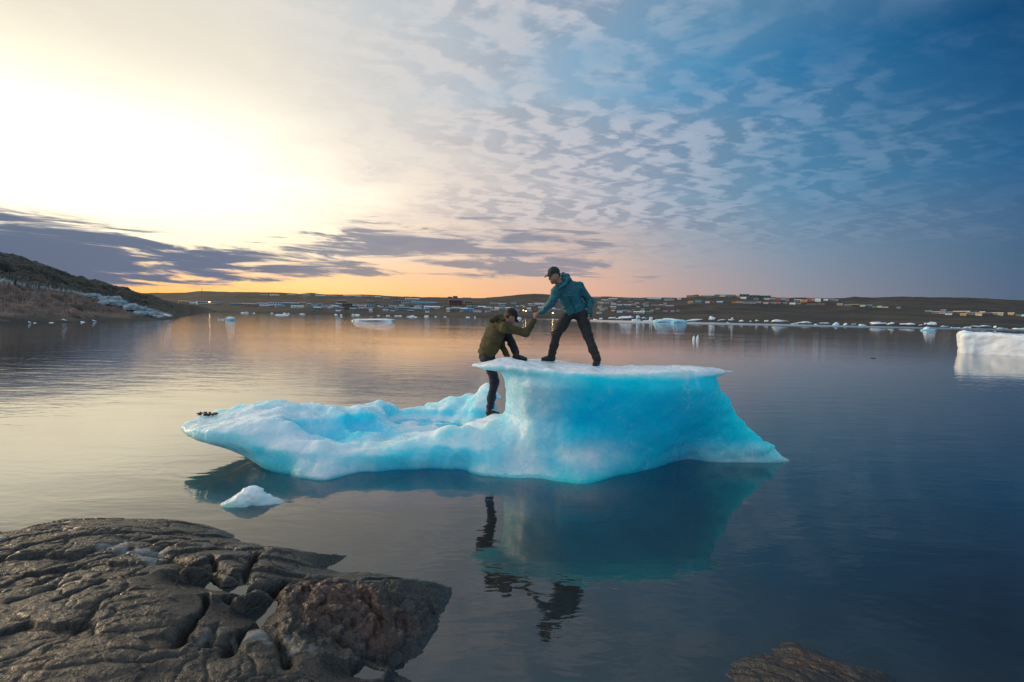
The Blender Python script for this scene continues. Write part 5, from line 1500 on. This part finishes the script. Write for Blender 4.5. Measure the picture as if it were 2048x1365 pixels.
def building(x0, x1, yt, yb, wall, roof, kind):
    p = on_hill((x0 + x1) / 2, yb)
    k = p.y / F
    wd, hh = (x1 - x0) * k, (yb - yt) * k
    dp = max(6.0, min(wd * 0.55, 16))
    flat = kind in ('block', 'hangar')
    hw = hh * (0.86 if flat else 0.62)
    a, b, c0_ = wd / 2, dp / 2, -2.0
    vw = [(-a, -b, c0_), (a, -b, c0_), (a, b, c0_), (-a, b, c0_), (-a, -b, hw), (a, -b, hw), (a, b, hw), (-a, b, hw)]
    fw = [(0, 1, 5, 4), (1, 2, 6, 5), (2, 3, 7, 6), (3, 0, 4, 7), (3, 2, 1, 0), (4, 5, 6, 7)]
    root = raw_mesh({'house': 'house', 'warehouse': 'warehouse', 'shed': 'shed', 'block': 'apartment_block', 'hangar': 'hangar', 'tent': 'dome_tent', 'hall': 'hall'}[kind], vw, fw, PM[wall])
    e = 0.35
    if flat:
        vr = [(-a - e, -b - e, hw + .02), (a + e, -b - e, hw + .02), (a + e, b + e, hw + .02), (-a - e, b + e, hw + .02), (-a - e, -b - e, hh), (a + e, -b - e, hh), (a + e, b + e, hh), (-a - e, b + e, hh)]
        fr_ = fw
    elif kind == 'tent':
        vr, fr_ = [], []
        for i in range(9):
            t = math.pi * i / 8
            vr += [(-a * math.cos(t) * 1.03, -b, hw * .3 + (hh - hw * .3) * math.sin(t)), (-a * math.cos(t) * 1.03, b, hw * .3 + (hh - hw * .3) * math.sin(t))]
        for i in range(8): fr_.append((2 * i, 2 * i + 2, 2 * i + 3, 2 * i + 1))
        fr_ += [tuple(range(0, 18, 2))[::-1], tuple(range(1, 18, 2))]
    elif kind == 'hall':
        vr = [(-a - e, -b - e, hw * .55), (a + e, -b - e, hw), (a + e, b + e, hw), (-a - e, b + e, hw * .55), (a * .75, -b - e, hh), (a * .75, b + e, hh)]
        fr_ = [(0, 1, 4), (0, 4, 5, 3), (1, 2, 5, 4), (3, 5, 2), (0, 3, 2, 1)]
    else:
        vr = [(-a - e, -b - e, hw + .02), (a + e, -b - e, hw + .02), (a + e, b + e, hw + .02), (-a - e, b + e, hw + .02), (-a - e, 0, hh), (a + e, 0, hh)]
        fr_ = [(0, 1, 5, 4), (2, 3, 4, 5), (1, 2, 5), (3, 0, 4), (3, 2, 1, 0)]
    raw_mesh('roof', vr, fr_, PM[roof], root)
    n = 0 if x1 - x0 < 12 or kind == 'tent' else int((x1 - x0) / 4.5)
    for i in range(n):
        xc = -a + wd * (i + .5) / n; hwid = wd / n * .27
        raw_mesh('window', [(xc - hwid, -b - .06, hw * .42), (xc + hwid, -b - .06, hw * .42), (xc + hwid, -b - .06, hw * .78), (xc - hwid, -b - .06, hw * .78), (xc - hwid, -b + .02, hw * .42), (xc + hwid, -b + .02, hw * .42), (xc + hwid, -b + .02, hw * .78), (xc - hwid, -b + .02, hw * .78)],
                 [(0, 1, 2, 3), (1, 5, 6, 2), (5, 4, 7, 6), (4, 0, 3, 7), (3, 2, 6, 7), (4, 5, 1, 0)], WINM, root)
    root.location = p
    root.rotation_euler.z = -math.atan2(p.x, p.y) + rr.uniform(-.12, .12)
    return root


B.sort(key=lambda b: b[0] + b[1])
built = []
for b_ in B:
    o = building(*b_)
    xm = (b_[0] + b_[1]) / 2
    u = yh(xm) - b_[3]
    if xm < 1150: place = 'on the town waterfront' if u < 19 else ('on the town ridge' if u > 31 else 'on the town slope')
    elif xm < 1365: place = 'low beside the standing person' if u < 22 else ('on the ridge beside the standing person' if u > 36 else 'midslope beside the standing person')
    elif xm < 1690: place = 'on the right hilltop' if u > 40 else 'below the right hilltop'
    else: place = 'on the far right hillside'
    kd = {'house': 'house', 'warehouse': 'warehouse', 'shed': 'shed', 'block': 'apartment block', 'hangar': 'hangar', 'tent': 'dome tent', 'hall': 'hall'}[b_[6]]
    key = (f'{b_[4]} {kd}' + (f' with {b_[5]} roof' if b_[5] != b_[4] else ''), place)
    built.append((o, key, kd, place))
cnt = {}
for _, key, _, _ in built: cnt[key] = cnt.get(key, 0) + 1
seen = {}
for o, key, kd, place in built:
    seen[key] = seen.get(key, 0) + 1
    lab = f'{key[0]} {place}'
    if cnt[key] > 1: lab = f'{key[0]}, {ordw(seen[key])} from left {place}'
    tag(o, lab, kd, f'buildings {place}')

# lit street lamps along the shore and a mast on the skyline
METAL = simple_mat('dark_metal', (0.06, 0.06, 0.06), 0.5)
lm, t, out = material('lamp_glow')
em = t.new('ShaderNodeEmission'); em.inputs[0].default_value = (1.0, 0.62, 0.25, 1); em.inputs[1].default_value = 26; t.l.new(em.outputs[0], out.inputs[0])


def tube(name, pts, r0, r1, mat, parent, n=6):
    V, Fc = [], []
    for i, p in enumerate(pts):
        r_ = r0 + (r1 - r0) * i / (len(pts) - 1)
        for k in range(n):
            a = 2 * math.pi * k / n; V.append((p[0] + r_ * math.cos(a), p[1] + r_ * math.sin(a), p[2]))
    for i in range(len(pts) - 1):
        for k in range(n): Fc.append((i * n + k, i * n + (k + 1) % n, (i + 1) * n + (k + 1) % n, (i + 1) * n + k))
    Fc += [tuple(range(n))[::-1], tuple(range((len(pts) - 1) * n, len(pts) * n))]
    return raw_mesh(name, V, Fc, mat, parent)


for (px, py, yb, s_, lab) in ((420, 604.7, 609.5, .9, 'lit lamp in front of the pale hangar at the far left of town'), (1046.5, 621.5, 625.5, .55, 'lit lamp on the shore between the two people, the left of two'), (1051.5, 622.5, 626.5, .8, 'lit lamp on the shore just left of the clasped hands, brighter'), (1105, 627, 630.5, .8, 'lit lamp on the shore beneath the standing man\'s outstretched arm')):
    p = on_hill(px, yb); k = p.y / F; hgt = max((yb - py) * k, 3)
    e = bpy.data.objects.new('street_lamp', None); COL.objects.link(e); e.location = p
    tag(e, lab, 'street lamp')
    tube('pole', [(0, 0, -1), (0, 0, hgt), (0, -.8, hgt + .4)], .16, .1, METAL, e)
    lv = IV * s_ * np.array((1, 1, .8)) + np.array((0, -1.6, hgt + .2))
    mesh_obj('lamp_head', lv, IF, lm, e)
p = on_hill(404, 585.0); k = p.y / F
e = tube('radio_mast', [(0, 0, -2), (0, 0, 4.5 * k), (0, 0, 8 * k)], 1.3, .35, METAL, None); e.location = p
tag(e, 'small dark mast on the skyline above the left end of town', 'mast')
p = on_hill(691, 628); k = p.y / F
e = tube('pole', [(0, 0, -1), (0, 0, 20 * k)], .55, .3, METAL, None); e.location = p
tag(e, 'tall dark pole standing at the water among the town houses', 'pole')
# ----------------------------------------------------------------- render settings
SC.render.engine = 'CYCLES'
SC.cycles.use_denoising = True
SC.cycles.max_bounces = 8
SC.cycles.transparent_max_bounces = 12
SC.cycles.sample_clamp_indirect = 6
SC.view_settings.view_transform = 'Standard'
SC.view_settings.look = 'None'
SC.view_settings.exposure = 0
SC.view_settings.gamma = 1
